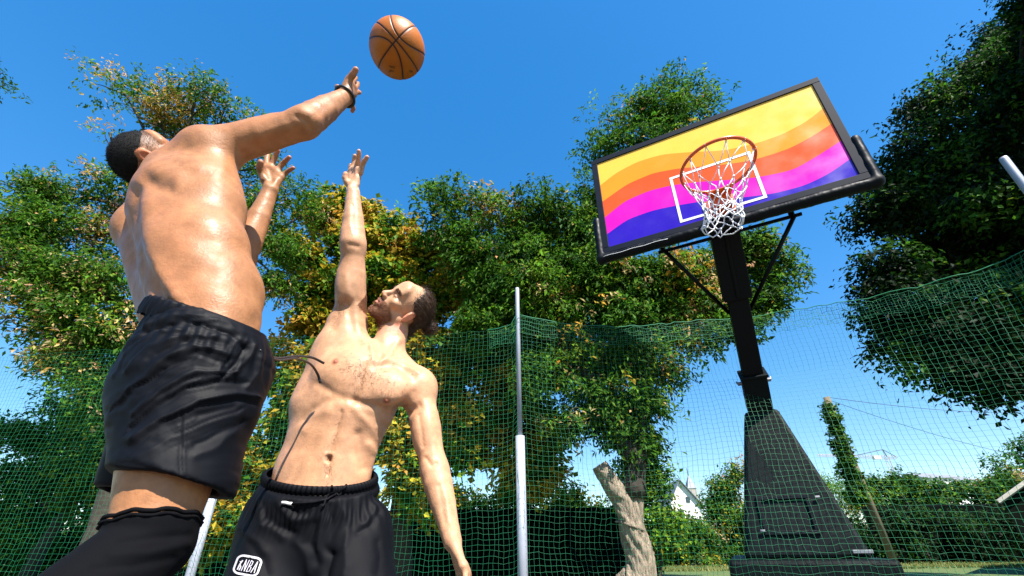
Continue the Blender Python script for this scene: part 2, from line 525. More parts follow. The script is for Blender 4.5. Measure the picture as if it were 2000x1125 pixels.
# ================================================================== jumping shooter
def person_one():
    root = empty('person', (-.68, .85, 0))
    tag(root, 'shirtless jumping man seen from behind, arm outstretched after the throw, black knee sleeve', 'person')
    S = Shape()
    Y = .90
    fw = nz([.294, .90, .02])
    wa = PY(404, 640, Y)
    # trunk
    S.cone(PY(375, 765, Y), PY(392, 690, Y), .112, .116, n=fw, flat=.85)
    S.cone(PY(396, 690, Y), PY(402, 612, Y), .116, .112, .012, n=fw, flat=.86)
    S.cone(PY(402, 612, Y), PY(384, 500, Y), .113, .132, .012, n=fw, flat=.84)
    S.cone(PY(384, 500, Y), PY(356, 400, Y + .02), .132, .140, .012, n=fw, flat=.78)
    S.cone(PY(356, 400, Y + .02), PY(350, 366, Y + .02), .140, .11, .02, n=fw, flat=.75)
    S.ell(PY(454, 580, Y + .03), (.068, .08, .095), k=.04)                      # belly and flank
    S.ell(PY(440, 622, Y + .0), (.066, .07, .05), k=.04)
    S.cone(PY(282, 470, Y + .10), PY(335, 615, Y + .07), .062, .068, .05)        # far side of the back
    # shoulder girdle
    sh = PY(405, 297, Y); lsh = PY(276, 448, 1.00)
    S.ell(sh, (.070, .066, .062), k=.035)
    S.cone(PY(334, 328, Y + .01), sh, .054, .058, .04)                           # trapezius
    S.cone(PY(328, 360, Y + .03), PY(340, 375, Y), .060, .080, .04)
    S.cone(PY(420, 400, Y), PY(420, 318, Y), .072, .052, .05)                    # lat to the armpit
    S.ell(lsh, (.060, .062, .065), k=.04)
    S.cone(PY(312, 382, Y + .06), lsh, .056, .055, .04)
    # right arm
    el = PY(594, 240, Y); wr = P(672, 190, 1.54)
    S.chain([sh, PY(455, 284, Y), PY(510, 267, Y), PY(560, 252, Y), el], [.060, .053, .050, .046, .0435], .035, .004)
    S.cone(PY(450, 270, Y), PY(540, 245, Y), .036, .03, .03)                     # triceps
    fa = lambda t: el * (1 - t) + wr * t
    S.chain([el, fa(.22), fa(.5), fa(.8), wr], [.0435, .047, .042, .033, .029], .03, .004)
    S.ell(PY(604, 226, Y) , (.017, .020, .020), k=.025)                          # elbow point
    # right hand
    K = [P(683, 162, 1.60), P(688, 170, 1.625), P(690, 182, 1.635), P(684, 198, 1.62)]
    pn = cv(.35, -.2, -1)
    hand(S, wr, K, [
        ([K[0], P(690, 158, 1.64), P(693, 154, 1.67), P(695, 152, 1.69)], .0095),
        ([K[1], P(693, 172, 1.66), P(697, 168, 1.69), P(699, 163, 1.715)], .0095),
        ([K[2], P(694, 181, 1.66), P(699, 180, 1.675), P(702, 180.5, 1.685)], .0095),
        ([K[3], P(688, 206, 1.635), P(690, 212, 1.645), P(688, 217, 1.65)], .0088)],
        ([P(674, 172, 1.57), P(681, 156, 1.575), P(689, 146, 1.57), P(695, 136, 1.565)], .0115), pn, wr=.034)
    S.ell(P(660, 171, 1.545), (.012, .012, .010), k=.01)
    # left arm, raised in front
    le = PY(468, 512, 1.13); lw = PY(527, 374, 1.13)
    S.chain([lsh, (lsh + le) / 2, le], [.052, .046, .040], .03)
    fb = lambda t: le * (1 - t) + lw * t
    S.chain([le, fb(.25), fb(.6), fb(.85), lw], [.040, .043, .036, .028, .0265], .03, .004)
    d0 = 1.53
    K = [P(521, 328, d0 + .05), P(529, 328, d0 + .055), P(540, 335, d0 + .05), P(549, 346, d0 + .04)]
    hand(S, lw, K, [
        ([K[0], P(521, 312, d0 + .07), P(523, 303, d0 + .08), P(525, 296, d0 + .085)], .0092),
        ([K[1], P(535, 311, d0 + .06), P(539, 301, d0 + .06), P(543, 294, d0 + .055)], .0092),
        ([K[2], P(551, 321, d0 + .055), P(558, 314, d0 + .05), P(565, 307, d0 + .045)], .0090),
        ([K[3], P(558, 338, d0 + .045), P(566, 332, d0 + .04), P(573, 328, d0 + .035)], .0080)],
        ([P(516, 352, d0 + .01), P(511, 338, d0 + .01), P(507, 327, d0), P(509, 317, d0 - .005)], .0115), cv(0, 0, 1), wr=.032)
    # neck and head
    hr = cv(.52, .10, .85); hu = cv(-.60, .64, .42); hu = nz(hu - hr * (hr @ hu)); hf = np.cross(hu, hr)
    hc = PY(301, 320, .97); hs = .88
    S.cone(hc - hu * .04 - hf * .02, PY(328, 372, Y + .05), .050, .058, .03)
    S.cone(hc - hu * .05 - hf * .04, PY(312, 380, Y + .03), .042, .050, .03)
    head(S, hc, hr, hf, hu, hs, es=1.25)
    # legs
    kn = PY(292, 1062, .86); hp = PY(372, 770, Y)
    S.chain([hp, (hp * .6 + kn * .4), (hp * .12 + kn * .88), kn], [.10, .092, .068, .062], .04, .004)
    an = kn + np.array([-.07, -.29, -.25])
    S.chain([kn, kn * .75 + an * .25 + [0, 0, -.015], kn * .4 + an * .6, an], [.058, .060, .047, .036], .03)
    S.cone(an, an + np.array([0, -.03, -.16]), .034, .026, .03)
    hp2 = PY(350, 770, Y + .20); kn2 = PY(322, 1040, 1.12)
    an2 = kn2 + np.array([0, -.16, -.38])
    S.chain([hp2, kn2 * .5 + hp2 * .5, kn2, kn2 * .7 + an2 * .3, an2], [.10, .085, .06, .058, .036], .04, .004)
    V, Q = S.mesh(HB)
    V = relax(V, Q, 2, .5)
    N = normals(V, Q)
    st = [
        ([(262, 372), (259, 441), (271, 499), (292, 540), (314, 575), (330, 600)], 13, -.010),
        ([(287, 400), (290, 470), (305, 530), (338, 580)], 20, .006),
        ([(290, 352), (305, 362), (326, 366)], 15, -.008),
        ([(300, 336), (322, 334), (345, 345)], 18, .004),
        ([(345, 368), (372, 352), (415, 335)], 15, -.0025),
        ([(345, 300), (390, 325), (430, 330)], 16, .004),
        ([(420, 350), (440, 400), (470, 450)], 22, .003),
        ([(350, 440), (400, 470), (450, 480)], 22, -.0025),
        ([(330, 470), (390, 505), (450, 520)], 22, .0025),
        ([(345, 540), (400, 560), (470, 545)], 24, .002),
        ([(455, 640), (480, 640), (500, 625)], 16, -.003),
        ([(578, 228), (598, 236), (607, 252)], 6, -.003),
        ([(590, 216), (612, 224), (622, 240)], 8, .002),
        ([(500, 285), (560, 268), (590, 256)], 10, -.003),
        ([(505, 262), (560, 246)], 12, .003),
        ([(625, 232), (650, 212)], 8, .003),
        ([(524, 330), (532, 352)], 5, -.003), ([(541, 352), (536, 366)], 7, .004), ([(519, 350), (524, 362)], 7, .004),
        ([(512, 470), (530, 400)], 6, .002)]
    V = sculpt(V, N, st, 1.1, warp=2)
    C = paint_base(V, (.33, .143, .060), 1, .12)
    h = local(V, hc, hr, hf, hu, hs)
    x, y, z = h.T
    on = (np.abs(x) < .10) & (y > -.13) & (y < .125) & (z > -.14) & (z < .14)
    hairline = z + .35 * (-y) - .012          # rises toward the face, drops to the nape
    scalp = on & (y < .062) & ~((np.abs(x) > .0745) & (np.abs(y + .012) < .03) & (np.abs(z + .008) < .04))
    C = mix(C, scalp * np.clip((hairline + .045) / .10, 0, 1) * .85, (.035, .028, .024))
    ear = on & (np.abs(x) > .078) & (y > -.05) & (y < .03) & (z < .04)
    C = mix(C, ear * .45, (.55, .14, .07))
    # tips of the fingers are pinker
    for c in (P(543, 294, 1.585), P(565, 307, 1.575), P(573, 328, 1.565), P(509, 317, 1.53), P(695, 136, 1.565), P(702, 180, 1.685), P(688, 217, 1.65)):
        C = mix(C, .5 * np.exp(-(np.linalg.norm(V - c, axis=1) / .018) ** 2), (.55, .20, .13))
    body = link('body', mesh_np('body', V, Q, [M['skin_tan']], colors=C), root)
    # hair: cropped cap plus stubble
    H = Shape()
    W = lambda a, b, c_: hc + hs * (hr * a + hf * b + hu * c_)
    H.ell(W(0, -.012, .035), np.array((.0780, .0985, .0890)) * hs, [hr, hf, hu], .01)
    H.plane(W(0, .045, .045), hf + hu * -.55, .006)
    H.plane(W(0, -.045, .000), -hu + hf * .75, .006)
    Vh, Qh = H.mesh(.003); Vh = relax(Vh, Qh, 1)
    Nh = normals(Vh, Qh); cap = link('hair', mesh_np('hair', Vh, Qh, [M['hair_black']]), root)
    sh_ = rng.choice(len(Vh), 7000); strands('cropped_hair', Vh[sh_] + rng.normal(0, .001, (7000, 3)), Nh[sh_], Nh[sh_] * 0 - hf * .8, .006, .0005, M['hair_black'], cap, lift=.5)
    sel = np.where(scalp & (hairline > -.045))[0]
    pw = np.clip((hairline[sel] + .05) / .06, .03, 1); sel = rng.choice(sel, 9000, p=pw / pw.sum()); Nn = normals(V, Q)
    jit = rng.normal(0, .0015, (len(sel), 3))
    strands('stubble', V[sel] + jit, Nn[sel], Nn[sel] * 0 + (-hu * .6 - hf * .3), .005, .0003, M['hair_black'], cap, lift=.9)
    # wrist band
    mb = MB(); ax = nz(K[0] * 0 + (P(683, 178, 1.62) - wr)); ax = nz(fa(1) - fa(.7))
    cen = wr + ax * .006; a = nz(np.cross(ax, CU)); b = np.cross(ax, a)
    ring = [cen + .0335 * (math.cos(t) * a + math.sin(t) * b * 1.05) + ax * .004 * math.sin(t) for t in np.linspace(0, 2 * math.pi, 33)]
    mb.tube(ring, .0052, 8, cap=False)
    mb.build('wristband', M['rubber'], root, smooth=True)
    # ---------------- shorts
    T = Shape()
    T.cone(PY(405, 640, Y), PY(393, 700, Y), .121, .134, .03, n=fw, flat=.88)
    T.cone(PY(392, 700, Y), PY(368, 775, Y), .130, .130, .04, n=fw, flat=.92)
    T.ell(PY(340, 755, Y + .03), (.072, .10, .12), k=.05)                              # seat
    T.ell(PY(434, 735, Y + .02), (.058, .08, .10), k=.05)                         # bulging front
    hem = PY(331, 952, .87)
    T.cone(PY(364, 770, Y), hem, .126, .096, .04)
    T.cone(hem, hem + nz(hem - PY(365, 770, Y)) * .08, .096, .096, .02)
    T.cone(PY(385, 760, Y), PY(398, 940, .90), .11, .058, .04)
    T.cone(PY(455, 740, Y + .03), PY(462, 800, .92), .078, .035, .05)
    hem2 = PY(268, 965, 1.06)
    T.cone(PY(352, 765, Y + .15), hem2, .12, .082, .05)
    # hollow legs
    dirl = nz(hem - PY(365, 770, Y))
    T.cone(PY(352, 870, .87), hem + dirl * .12, .070, .084, .01, 's')
    T.cone(hem2 * .7 + PY(335, 765, Y + .15) * .3, hem2 + nz(hem2 - PY(335, 765, Y + .15)) * .1, .066, .072, .01, 's')
    T.cone(PY(347, 962, .74), PY(349, 930, .76), .020, .003, .003, 's')
    # hem and waist cuts
    e1, e2 = PY(222, 930, .87), PY(440, 962, .87)
    hn = nz(np.cross(nz(e2 - e1), nz(np.cross(dirl, nz(e2 - e1)))))
    hn = hn if hn @ dirl > 0 else -hn
    T.plane((e1 + e2) / 2, hn, .004)
    w1, w2 = PY(316, 604, Y), PY(500, 658, Y)
    wx = nz(w2 - w1); wn = nz(np.cross(wx, nz([.25, .95, .10]))); wn = wn if wn[2] > 0 else -wn
    T.plane((w1 + w2) / 2 + wn * .016, wn, .006)
    V, Q = T.mesh(.004 if not QUICK else .006)
    V = relax(V, Q, 3)
    N = normals(V, Q)
    folds = []
    def F_(pts, w, a): folds.append((pts, w, a))
    z2 = lambda X, Yy: (80 + X / 1.99, 560 + Yy / 1.99)
    raw = [   # ridges read from the survey: polyline, width, height
        ([(330, 330), (430, 235), (560, 190), (680, 190)], 9, .0055),
        ([(345, 400), (450, 300), (590, 235), (730, 250)], 8, .006),
        ([(300, 470), (360, 390), (480, 310), (620, 270), (720, 290)], 8, -.005),
        ([(355, 500), (460, 400), (600, 330), (760, 330)], 9, .0065),
        ([(340, 560), (440, 460), (560, 395), (700, 370), (800, 380)], 7, -.006),
        ([(350, 600), (460, 505), (600, 440), (760, 420), (840, 440)], 10, .0065),
        ([(340, 650), (450, 560), (600, 490), (750, 465)], 8, -.0045),
        ([(370, 670), (500, 590), (640, 520), (780, 480)], 10, .0045),
        ([(330, 240), (420, 150), (520, 110), (640, 110)], 10, .004),
        ([(300, 330), (370, 220), (480, 150), (600, 140)], 8, -.0035),
        ([(400, 180), (560, 130), (720, 170), (800, 240)], 7, -.003),
        ([(690, 330), (730, 260), (760, 200)], 7, .005), ([(715, 350), (770, 290), (790, 230)], 6, -.006),
        ([(760, 330), (800, 290), (830, 230)], 6, .005), ([(800, 400), (840, 340), (850, 280)], 9, .006),
        ([(540, 480), (545, 620), (538, 730)], 4, -.002), ([(552, 480), (557, 620), (550, 720)], 5, .0015),
        ([(600, 660), (690, 620), (760, 540)], 12, .004), ([(600, 610), (700, 560), (780, 520)], 9, -.004),
        ([(300, 690), (400, 705), (520, 745)], 5, -.003), ([(300, 712), (400, 727), (515, 765)], 6, .002),
        ([(560, 745), (640, 780), (710, 790)], 5, -.002)]
    for pts, w, a in raw: F_([z2(*p) for p in pts], w / 1.25, a)
    gf = np.random.default_rng(4)
    for pts, w, a in raw[:13] * 3:
        o_ = gf.normal(0, 20, 2); c_ = gf.uniform(.7, 1); n_ = len(pts); q_ = pts[:max(2, int(n_ * c_ + .5))] if gf.uniform() < .5 else pts[-max(2, int(n_ * c_ + .5)):]
        F_([z2(p[0] + o_[0], p[1] + o_[1]) for p in q_], gf.uniform(2.0, 4.0), gf.choice([-1, 1]) * gf.uniform(.0012, .0032))
    V = sculpt(V, N, folds, .95, warp=5, sharp=.5)
    # gathers below the elastic
    dw = (V - (w1 + w2) / 2) @ -wn
    ang = np.arctan2((V - (w1 + w2) / 2) @ fw, (V - (w1 + w2) / 2) @ wx)
    g = np.exp(-((dw - .05) / .035) ** 2)
    V = V + N * (g * .0022 * np.sin(ang * 34 + 3 * vnoise(V * 12, 8)))[:, None]
    V = V + N * (.0022 * vnoise(V * np.array([22, 22, 14]), 9) + .0012 * vnoise(V * np.array([30, 30, 80]) + vnoise(V * 9, 3)[:, None] * 2, 12))[:, None]
    # side slit
    xx, yy, dd = project(V)
    shorts = link('shorts', mesh_np('shorts', V, Q, [M['shorts_sheen']]), root)
    # elastic waistband with ruffled gathers
    cen = (w1 + w2) / 2; wf = np.cross(wn, wx)
    WB = []; n = 220
    ra = np.linalg.norm(w2 - w1) / 2 * .95; rb = ra * .92
    Vw = []
    for j, (dz, o) in enumerate(((.012, -.004), (.014, .002), (.008, .006), (-.004, .007), (-.018, .008), (-.030, .006))):
        for i in range(n):
            t = 2 * math.pi * i / n
            rip = .0016 * math.sin(46 * t + math.sin(7 * t)) * (0 if j < 1 else 1) + .0012 * math.sin(17 * t + j)
            Vw.append(cen + wx * math.cos(t) * (ra + o + rip) + wf * math.sin(t) * (rb + o + rip) + wn * (dz + .0012 * math.sin(31 * t)))
    Fw = [(j * n + i, j * n + (i + 1) % n, (j + 1) * n + (i + 1) % n, (j + 1) * n + i) for j in range(5) for i in range(n)]
    link('waistband', mesh_np('waistband', np.array(Vw), np.array(Fw), [M['shorts_sheen']]), shorts)
    # loose drawstring ends flying in front of the belly
    for pts in ([(508, 684), (540, 699), (575, 696), (608, 698), (632, 709)], [(508, 690), (545, 703), (578, 700), (606, 711), (620, 730), (626, 748)]):
        q = [P(x_, y_, (.97, 1.09, 1.20, 1.29, 1.34, 1.345)[i]) for i, (x_, y_) in enumerate(pts)]
        q = smooth_poly(q, 6); m = MB(); m.tube(q, list(np.linspace(.0024, .0044, len(q))), 8); m.build('drawstring', M['rubber'], shorts, smooth=True)
    # knee sleeve
    B = Shape()
    ax1 = nz(kn - hp); top = PY(300, 1022, .86)
    B.chain([top, kn, kn * .75 + an * .25 + [0, 0, -.015], kn * .55 + an * .45 + [0, 0, -.008]], [.0745, .0715, .0705, .062], .04, .004)
    B.plane(top, -ax1, .004)
    B.plane(kn * .56 + an * .44, nz(an - kn), .004)
    Vb, Qb = B.mesh(.004)
    Vb = relax(Vb, Qb, 2); Nb = normals(Vb, Qb)
    Vb = sculpt(Vb, Nb, [([(230, 1060), (300, 1050), (370, 1045)], 7, -.003), ([(215, 1085), (290, 1080), (365, 1062)], 8, .003), ([(180, 1110), (260, 1105), (340, 1090)], 8, -.003)])
    Vb += Nb * (.0012 * vnoise(Vb * 40, 3))[:, None]
    sl = link('knee_sleeve', mesh_np('knee_sleeve', Vb, Qb, [M['knit']]), root)
    a = nz(np.cross(ax1, [1, 0, 0])); b = np.cross(ax1, a)
    for k_, (r_, dz, w_) in enumerate(((.0735, .004, .0040), (.0745, -.004, .003))):
        ring = [top + (a * math.cos(t) + b * math.sin(t)) * (r_ + .001 * math.sin(23 * t)) + ax1 * (-dz + .002 * math.sin(9 * t)) for t in np.linspace(0, 2 * math.pi, 97)]
        mb = MB(); mb.tube(ring, w_, 6, cap=False)
        mb.build('cuff', M['knit'], sl, smooth=True)
    shoe(None, an + np.array([0, -.03, -.16]), (0, .6, -.8), root)
    shoe(None, an2, (0, .9, -.3), root)
    return root, body

# ================================================================== defender
def person_two():
    root = empty('person', (-.56, 1.42, 0))
    tag(root, 'shirtless bearded man with a hair bun, one arm straight up, facing the camera', 'person')
    S = Shape(); Y = 1.42
    fr = nz([-.12, -.98, .10])
    # trunk
    S.cone(PY(600, 1060, Y), PY(618, 985, Y), .150, .150, n=fr, flat=.72)
    S.cone(PY(618, 985, Y), PY(632, 915, Y), .156, .156, .012, n=fr, flat=.64)
    S.cone(PY(632, 915, Y), PY(655, 845, Y), .156, .156, .012, n=fr, flat=.62)
    S.cone(PY(655, 845, Y), PY(680, 790, Y), .156, .168, .012, n=fr, flat=.66)
    S.cone(PY(680, 790, Y), PY(706, 748, Y), .168, .160, .012, n=fr, flat=.68)
    S.cone(PY(706, 748, Y), PY(735, 735, Y), .150, .08, .02, n=fr, flat=.7)
    rs, ls = PY(684, 628, Y), PY(815, 757, Y)
    S.cone(PY(612, 790, Y), PY(655, 690, Y), .070, .070, .05)                    # stretched lat
    S.cone(PY(655, 700, Y), PY(672, 640, Y), .075, .066, .05)
    S.cone(PY(702, 702, Y - .02), PY(686, 650, Y - .01), .054, .050, .04)
    S.cone(PY(738, 732, Y), ls, .062, .056, .04)                                 # left shoulder girdle
    S.ell(ls + [.004, 0, -.002], (.058, .060, .062), k=.035)
    S.cone(PY(760, 690, Y + .03), PY(805, 738, Y + .01), .045, .042, .04)
    # pectorals
    S.ell(PY(668, 725, Y - .085), (.085, .035, .062), k=.05)
    S.ell(PY(752, 760, Y - .080), (.078, .035, .058), k=.045)
    # raised right arm
    el, wr = PY(690, 478, 1.30), PY(690, 376, 1.28)
    up = lambda t: rs * (1 - t) + el * t
    S.chain([rs, up(.3), up(.6), up(.88), el], [.060, .056, .049, .043, .042], .035, .004)
    S.ell(up(.5) + [-.006, -.012, 0], (.042, .042, .085), k=.03)
    fo = lambda t: el * (1 - t) + wr * t
    S.chain([el, fo(.2), fo(.45), fo(.8), wr], [.042, .044, .040, .030, .0265], .03, .004)
    S.ell(fo(.2) + [-.016, 0, 0], (.026, .03, .05), k=.02)
    d0 = 1.765
    K = [P(700, 332, d0 + .01), P(694, 331, d0 + .03), P(688, 333, d0 + .045), P(683, 340, d0 + .05)]
    hand(S, wr, K, [
        ([P(704, 338, d0), P(708, 322, d0), P(712, 314, d0 - .01), P(717, 307, d0 - .015)], .0100),
        ([K[1], P(700, 314, d0 + .02), P(701, 303, d0 + .01), P(701, 295, d0)], .0096),
        ([K[2], P(691, 319, d0 + .05), P(692, 311, d0 + .05), P(693, 304, d0 + .045)], .0092),
        ([K[3], P(684, 333, d0 + .06), P(684, 327, d0 + .06), P(685, 322, d0 + .06)], .0082)],
        ([P(684, 364, d0 - .02), P(677, 356, d0 - .02), P(674, 348, d0 - .02), P(675, 340, d0 - .02)], .0110), cv(1, .1, .5), wr=.031)
    # hanging left arm
    le, lw = PY(849, 918, 1.38), PY(884, 1058, 1.31)
    ul = lambda t: ls * (1 - t) + le * t
    S.chain([ls, ul(.25), ul(.55), ul(.85), le], [.055, .050, .046, .040, .0385], .035, .004)
    S.ell(ul(.55) + [.0, -.012, 0], (.036, .036, .075), k=.03)
    fl = lambda t: le * (1 - t) + lw * t
    S.chain([le, fl(.22), fl(.5), fl(.85), lw], [.039, .0435, .037, .0275, .026], .03, .004)
    hd = nz(lw - le); sd = nz([1, 0, 0] - hd * hd[0]); pn = np.cross(hd, sd)
    kb = lw + hd * .085 + sd * .012
    K = [kb + pn * o + hd * q for o, q in ((-.030, 0), (-.010, .006), (.010, .004), (.028, -.006))]
    fingers = []
    for i, kq in enumerate(K):
        L = (.075, .082, .076, .058)[i] / 3; ch = [kq]; dd = hd.copy()
        for j in range(3):
            ch.append(ch[-1] + dd * L); dd = nz(dd - sd * .32)
        fingers.append((ch, .0092 - .0006 * i))
    tb = lw + hd * .02 - pn * .022
    hand(S, lw, K, fingers, ([tb, tb + hd * .03 - pn * .018, tb + hd * .058 - pn * .024 , tb + hd * .082 - pn * .020], .0115), sd, wr=.030)
    # neck, head
    hr, hf, hu = None, cv(-.45, .72, .53), None
    l_ = nz(np.cross(cv(.72, .58, -.15), hf)); hr = -l_; hu = nz(np.cross(hr, hf))
    hc = PY(790, 602, 1.43); hs = .89
    S.cone(hc - hu * .050 - hf * .022, PY(757, 704, 1.44), .050, .052, .025)
    S.cone(hc - hu * .070 + hf * .0, PY(744, 696, 1.41), .034, .030, .02)
    head(S, hc, hr, hf, hu, hs)
    # legs
    for m, hip, kne, ank in ((0, PY(568, 1050, 1.42), np.array([-.68, 1.34, .46]), np.array([-.72, 1.45, .09])),
                             (1, PY(668, 1050, 1.44), np.array([-.40, 1.38, .45]), np.array([-.34, 1.52, .09]))):
        S.chain([hip, hip * .5 + kne * .5, kne, kne * .7 + ank * .3, ank], [.088, .078, .056, .055, .036], .04, .004)
    V, Q = S.mesh(HB)
    V = relax(V, Q, 2, .5); N = normals(V, Q)
    st = [
        ([(712, 712), (702, 745), (690, 778)], 7, -.005),
        ([(689, 783), (719, 790), (756, 798), (797, 792)], 8, -.007),
        ([(622, 752), (650, 770), (686, 779)], 9, -.005),
        ([(740, 768), (765, 775)], 14, .004), ([(650, 735), (672, 745)], 16, .003),
        ([(667, 782), (640, 784), (612, 798), (596, 820)], 8, -.004),
        ([(692, 800), (715, 822), (735, 850), (745, 872)], 8, .004),
        ([(640, 800), (612, 815), (595, 840)], 9, .003),
        ([(666, 805), (655, 845), (644, 890), (640, 925)], 5, -.004),
        ([(645, 812), (634, 850), (626, 890)], 11, .003), ([(680, 815), (672, 850), (662, 890)], 11, .003),
        ([(700, 850), (704, 880), (712, 912)], 11, -.009), ([(722, 868), (735, 890), (733, 915)], 8, .005),
        ([(755, 838), (768, 852)], 9, -.006), ([(738, 836), (750, 850)], 6, .003),
        ([(748, 818), (768, 830)], 5, .003), ([(752, 806), (780, 812)], 5, -.003),
        ([(642, 893), (642, 898)], 4.5, -.014), ([(637, 888), (648, 886)], 4, .003),
        ([(726, 706), (764, 703), (816, 728)], 5, .0045), ([(735, 716), (775, 716), (806, 738)], 7, -.004),
        ([(723, 671), (728, 700)], 5, .005), ([(780, 664), (762, 690), (744, 708)], 6, .006), ([(741, 672), (742, 700)], 7, -.005),
        ([(820, 790), (806, 800), (796, 808)], 7, -.010), ([(808, 768), (806, 790)], 8, -.004),
        ([(818, 810), (826, 870)], 5, -.003), ([(838, 820), (846, 880)], 9, .003),
        ([(832, 896), (842, 908), (852, 904)], 5, -.004), ([(868, 960), (880, 1020)], 6, .003), ([(856, 950), (870, 1020)], 5, -.002),
        ([(652, 640), (664, 610), (676, 590)], 9, -.006), ([(696, 600), (700, 640), (712, 668)], 8, .005), ([(681, 600), (690, 640)], 8, -.004),
        ([(676, 540), (680, 580)], 8, .003), ([(682, 478), (700, 482)], 5, -.003), ([(688, 400), (692, 450)], 4, -.002),
        ([(681, 410), (686, 450)], 5, .002), ([(687, 362), (697, 366)], 3.5, -.003), ([(690, 340), (692, 356)], 5, -.003),
        ([(702, 346), (703, 358)], 5, .004)]
    V = sculpt(V, N, st, .95, warp=2)
    C = paint_base(V, (.50, .262, .145), 5, .10)
    Vb = bvh_of(V, Q)
    for px, py in ((655, 706), (755, 783)):
        c, n = hit(Vb, px, py)
        dd = np.linalg.norm(V - c, axis=1)
        C = mix(C, .85 * np.exp(-(dd / .0125) ** 4), (.30, .085, .045))
        V = V + N * (.004 * np.exp(-(dd / .004) ** 2))[:, None]
    h = local(V, hc, hr, hf, hu, hs); x, y, z = h.T
    on = (np.abs(x) < .10) & (y > -.13) & (y < .13) & (z > -.145) & (z < .14)
    beard = on & (z < -.045) & (y > .0) & ~((np.abs(x) < .024) & (np.abs(z + .068) < .010) & (y > .07))
    jaw = beard * np.clip((-.052 - z + .35 * (y - .03)) / .02, 0, 1) * np.clip((y - .005) / .03, 0, 1)
    jaw = np.maximum(jaw, on * (np.abs(x) < .032) * (z < -.046) * (z > -.058) * (y > .075) * .9)
    C = mix(C, jaw * .9, (.11, .036, .012))
    C = mix(C, (on & (np.abs(x) < .024) & (np.abs(z + .068) < .010) & (y > .07)) * .7, (.48, .15, .11))
    C = mix(C, (on & (y > .07) & (np.abs(z - .022) < .006) & (np.abs(x) > .012) & (np.abs(x) < .052)) * .75, (.08, .04, .025))
    C = mix(C, (on & (y > .06) & (np.abs(z + .001) < .0028) & (np.abs(np.abs(x) - .031) < .015)) * .8, (.06, .03, .02))
    C = mix(C, (on & (np.abs(x) > .076) & (y > -.06) & (y < .03) & (z < .04)) * .55, (.62, .20, .13))
    C = mix(C, .25 * np.exp(-(np.linalg.norm(V - (hc - hu * .115 - hf * .0), axis=1) / .05) ** 2), (.5, .18, .10))
    for c in (P(701, 295, d0), P(717, 307, d0 - .015), P(675, 340, d0 - .02)):
        C = mix(C, .4 * np.exp(-(np.linalg.norm(V - c, axis=1) / .016) ** 2), (.62, .25, .17))
    body = link('body', mesh_np('body', V, Q, [M['skin_fair']], colors=C), root)
    # ---- hair
    H = Shape(); W = lambda a, b, c_: hc + hs * (hr * a + hf * b + hu * c_)
    H.ell(W(0, -.014, .036), np.array((.0805, .1005, .091)) * hs, [hr, hf, hu], .01)
    H.plane(W(0, .026, .055), hf + hu * .10, .006)
    H.plane(W(0, -.01, .018), -hu + hf * .75, .008)
    H.ell(W(0, -.075, -.045), np.array((.056, .036, .055)) * hs, [hr, hf, hu], .02)
    H.cone(W(0, -.085, .02), W(0, -.125, .030), .026, .014, .02)
    H.ell(W(0, -.148, .034), (.026, .024, .029), [hr, hf, hu], .012)
    Vh, Qh = H.mesh(.0028); Vh = relax(Vh, Qh, 1); Nh = normals(Vh, Qh)
    hh = local(Vh, hc, hr, hf, hu, hs)
    a = np.arctan2(hh[:, 0], hh[:, 2] + .02)
    Vh += Nh * (.0022 * vnoise(np.stack([a * 26, hh[:, 1] * 9, hh[:, 2] * 0], 1), 3) + .001 * vnoise(Vh * 200, 2))[:, None]
    hair = link('hair', mesh_np('hair', Vh, Qh, [M['hair']]), root)
    sel = rng.choice(len(Vh), 5200); back = -hf * 1.0 - hu * .15
    near = hh[sel][:, 1] > -.11
    dirs = np.where(near[:, None], back, rng.normal(0, 1, (len(sel), 3)))
    dirs = dirs - (dirs * Nh[sel]).sum(1)[:, None] * Nh[sel]
    strands('hair_strand', Vh[sel], Nh[sel], dirs, .034, .0006, M['hair'], hair, curl=.22, lift=.10)
    # beard hairs
    sel = np.where((jaw > .35))[0]; sel = rng.choice(sel, 6500)
    Nn = normals(V, Q)
    for m in (-1, 1):
        bw = np.where(on & (y > .062) & (np.abs(z - .024) < .007) & (x * m > .012) & (x * m < .052))[0]
        if len(bw): bw = rng.choice(bw, 300); strands('eyebrow', V[bw], normals(V, Q)[bw], np.tile(m * hr, (300, 1)), .008, .0005, M['bodyhair'], root, curl=.2, lift=.2)
    strands('beard', V[sel] + rng.normal(0, .0012, (len(sel), 3)), Nn[sel], Nn[sel] * 0 + (-hu * .9 + hf * .25), .0075, .00045, M['beard'], root, curl=.22, lift=.45)
    # chest, navel and armpit hair
    def area(cx, cy, sx, sy, rot=0):
        def fn():
            while True:
                a_, b_ = rng.normal(0, 1, 2)
                return cx + sx * a_ * math.cos(rot) - sy * b_ * math.sin(rot), cy + sx * a_ * math.sin(rot) + sy * b_ * math.cos(rot)
        return fn
    Rr, Nn_, Dd = [], [], []
    for cnt, fn, dr in ((900, area(712, 722, 17, 15), cv(-.2, -.7, 0)), (320, area(690, 720, 24, 13), cv(-.6, -.4, 0)),
                        (280, area(742, 742, 24, 13), cv(.5, -.5, 0)), (130, area(703, 760, 8, 16), cv(-.3, -1, 0)),
                        (170, area(656, 850, 2.2, 30, .26), cv(-.2, -1, 0)), (320, area(641, 905, 4.5, 16), cv(.1, -1, 0)),
                        (460, area(661, 612, 7, 16, .35), cv(-.2, -1, 0)), (60, area(754, 780, 8, 9), cv(.3, .8, 0))):
        a_, b_ = scatter_hits(Vb, cnt, fn); Rr.append(a_); Nn_.append(b_); Dd.append(np.tile(dr, (len(a_), 1)))
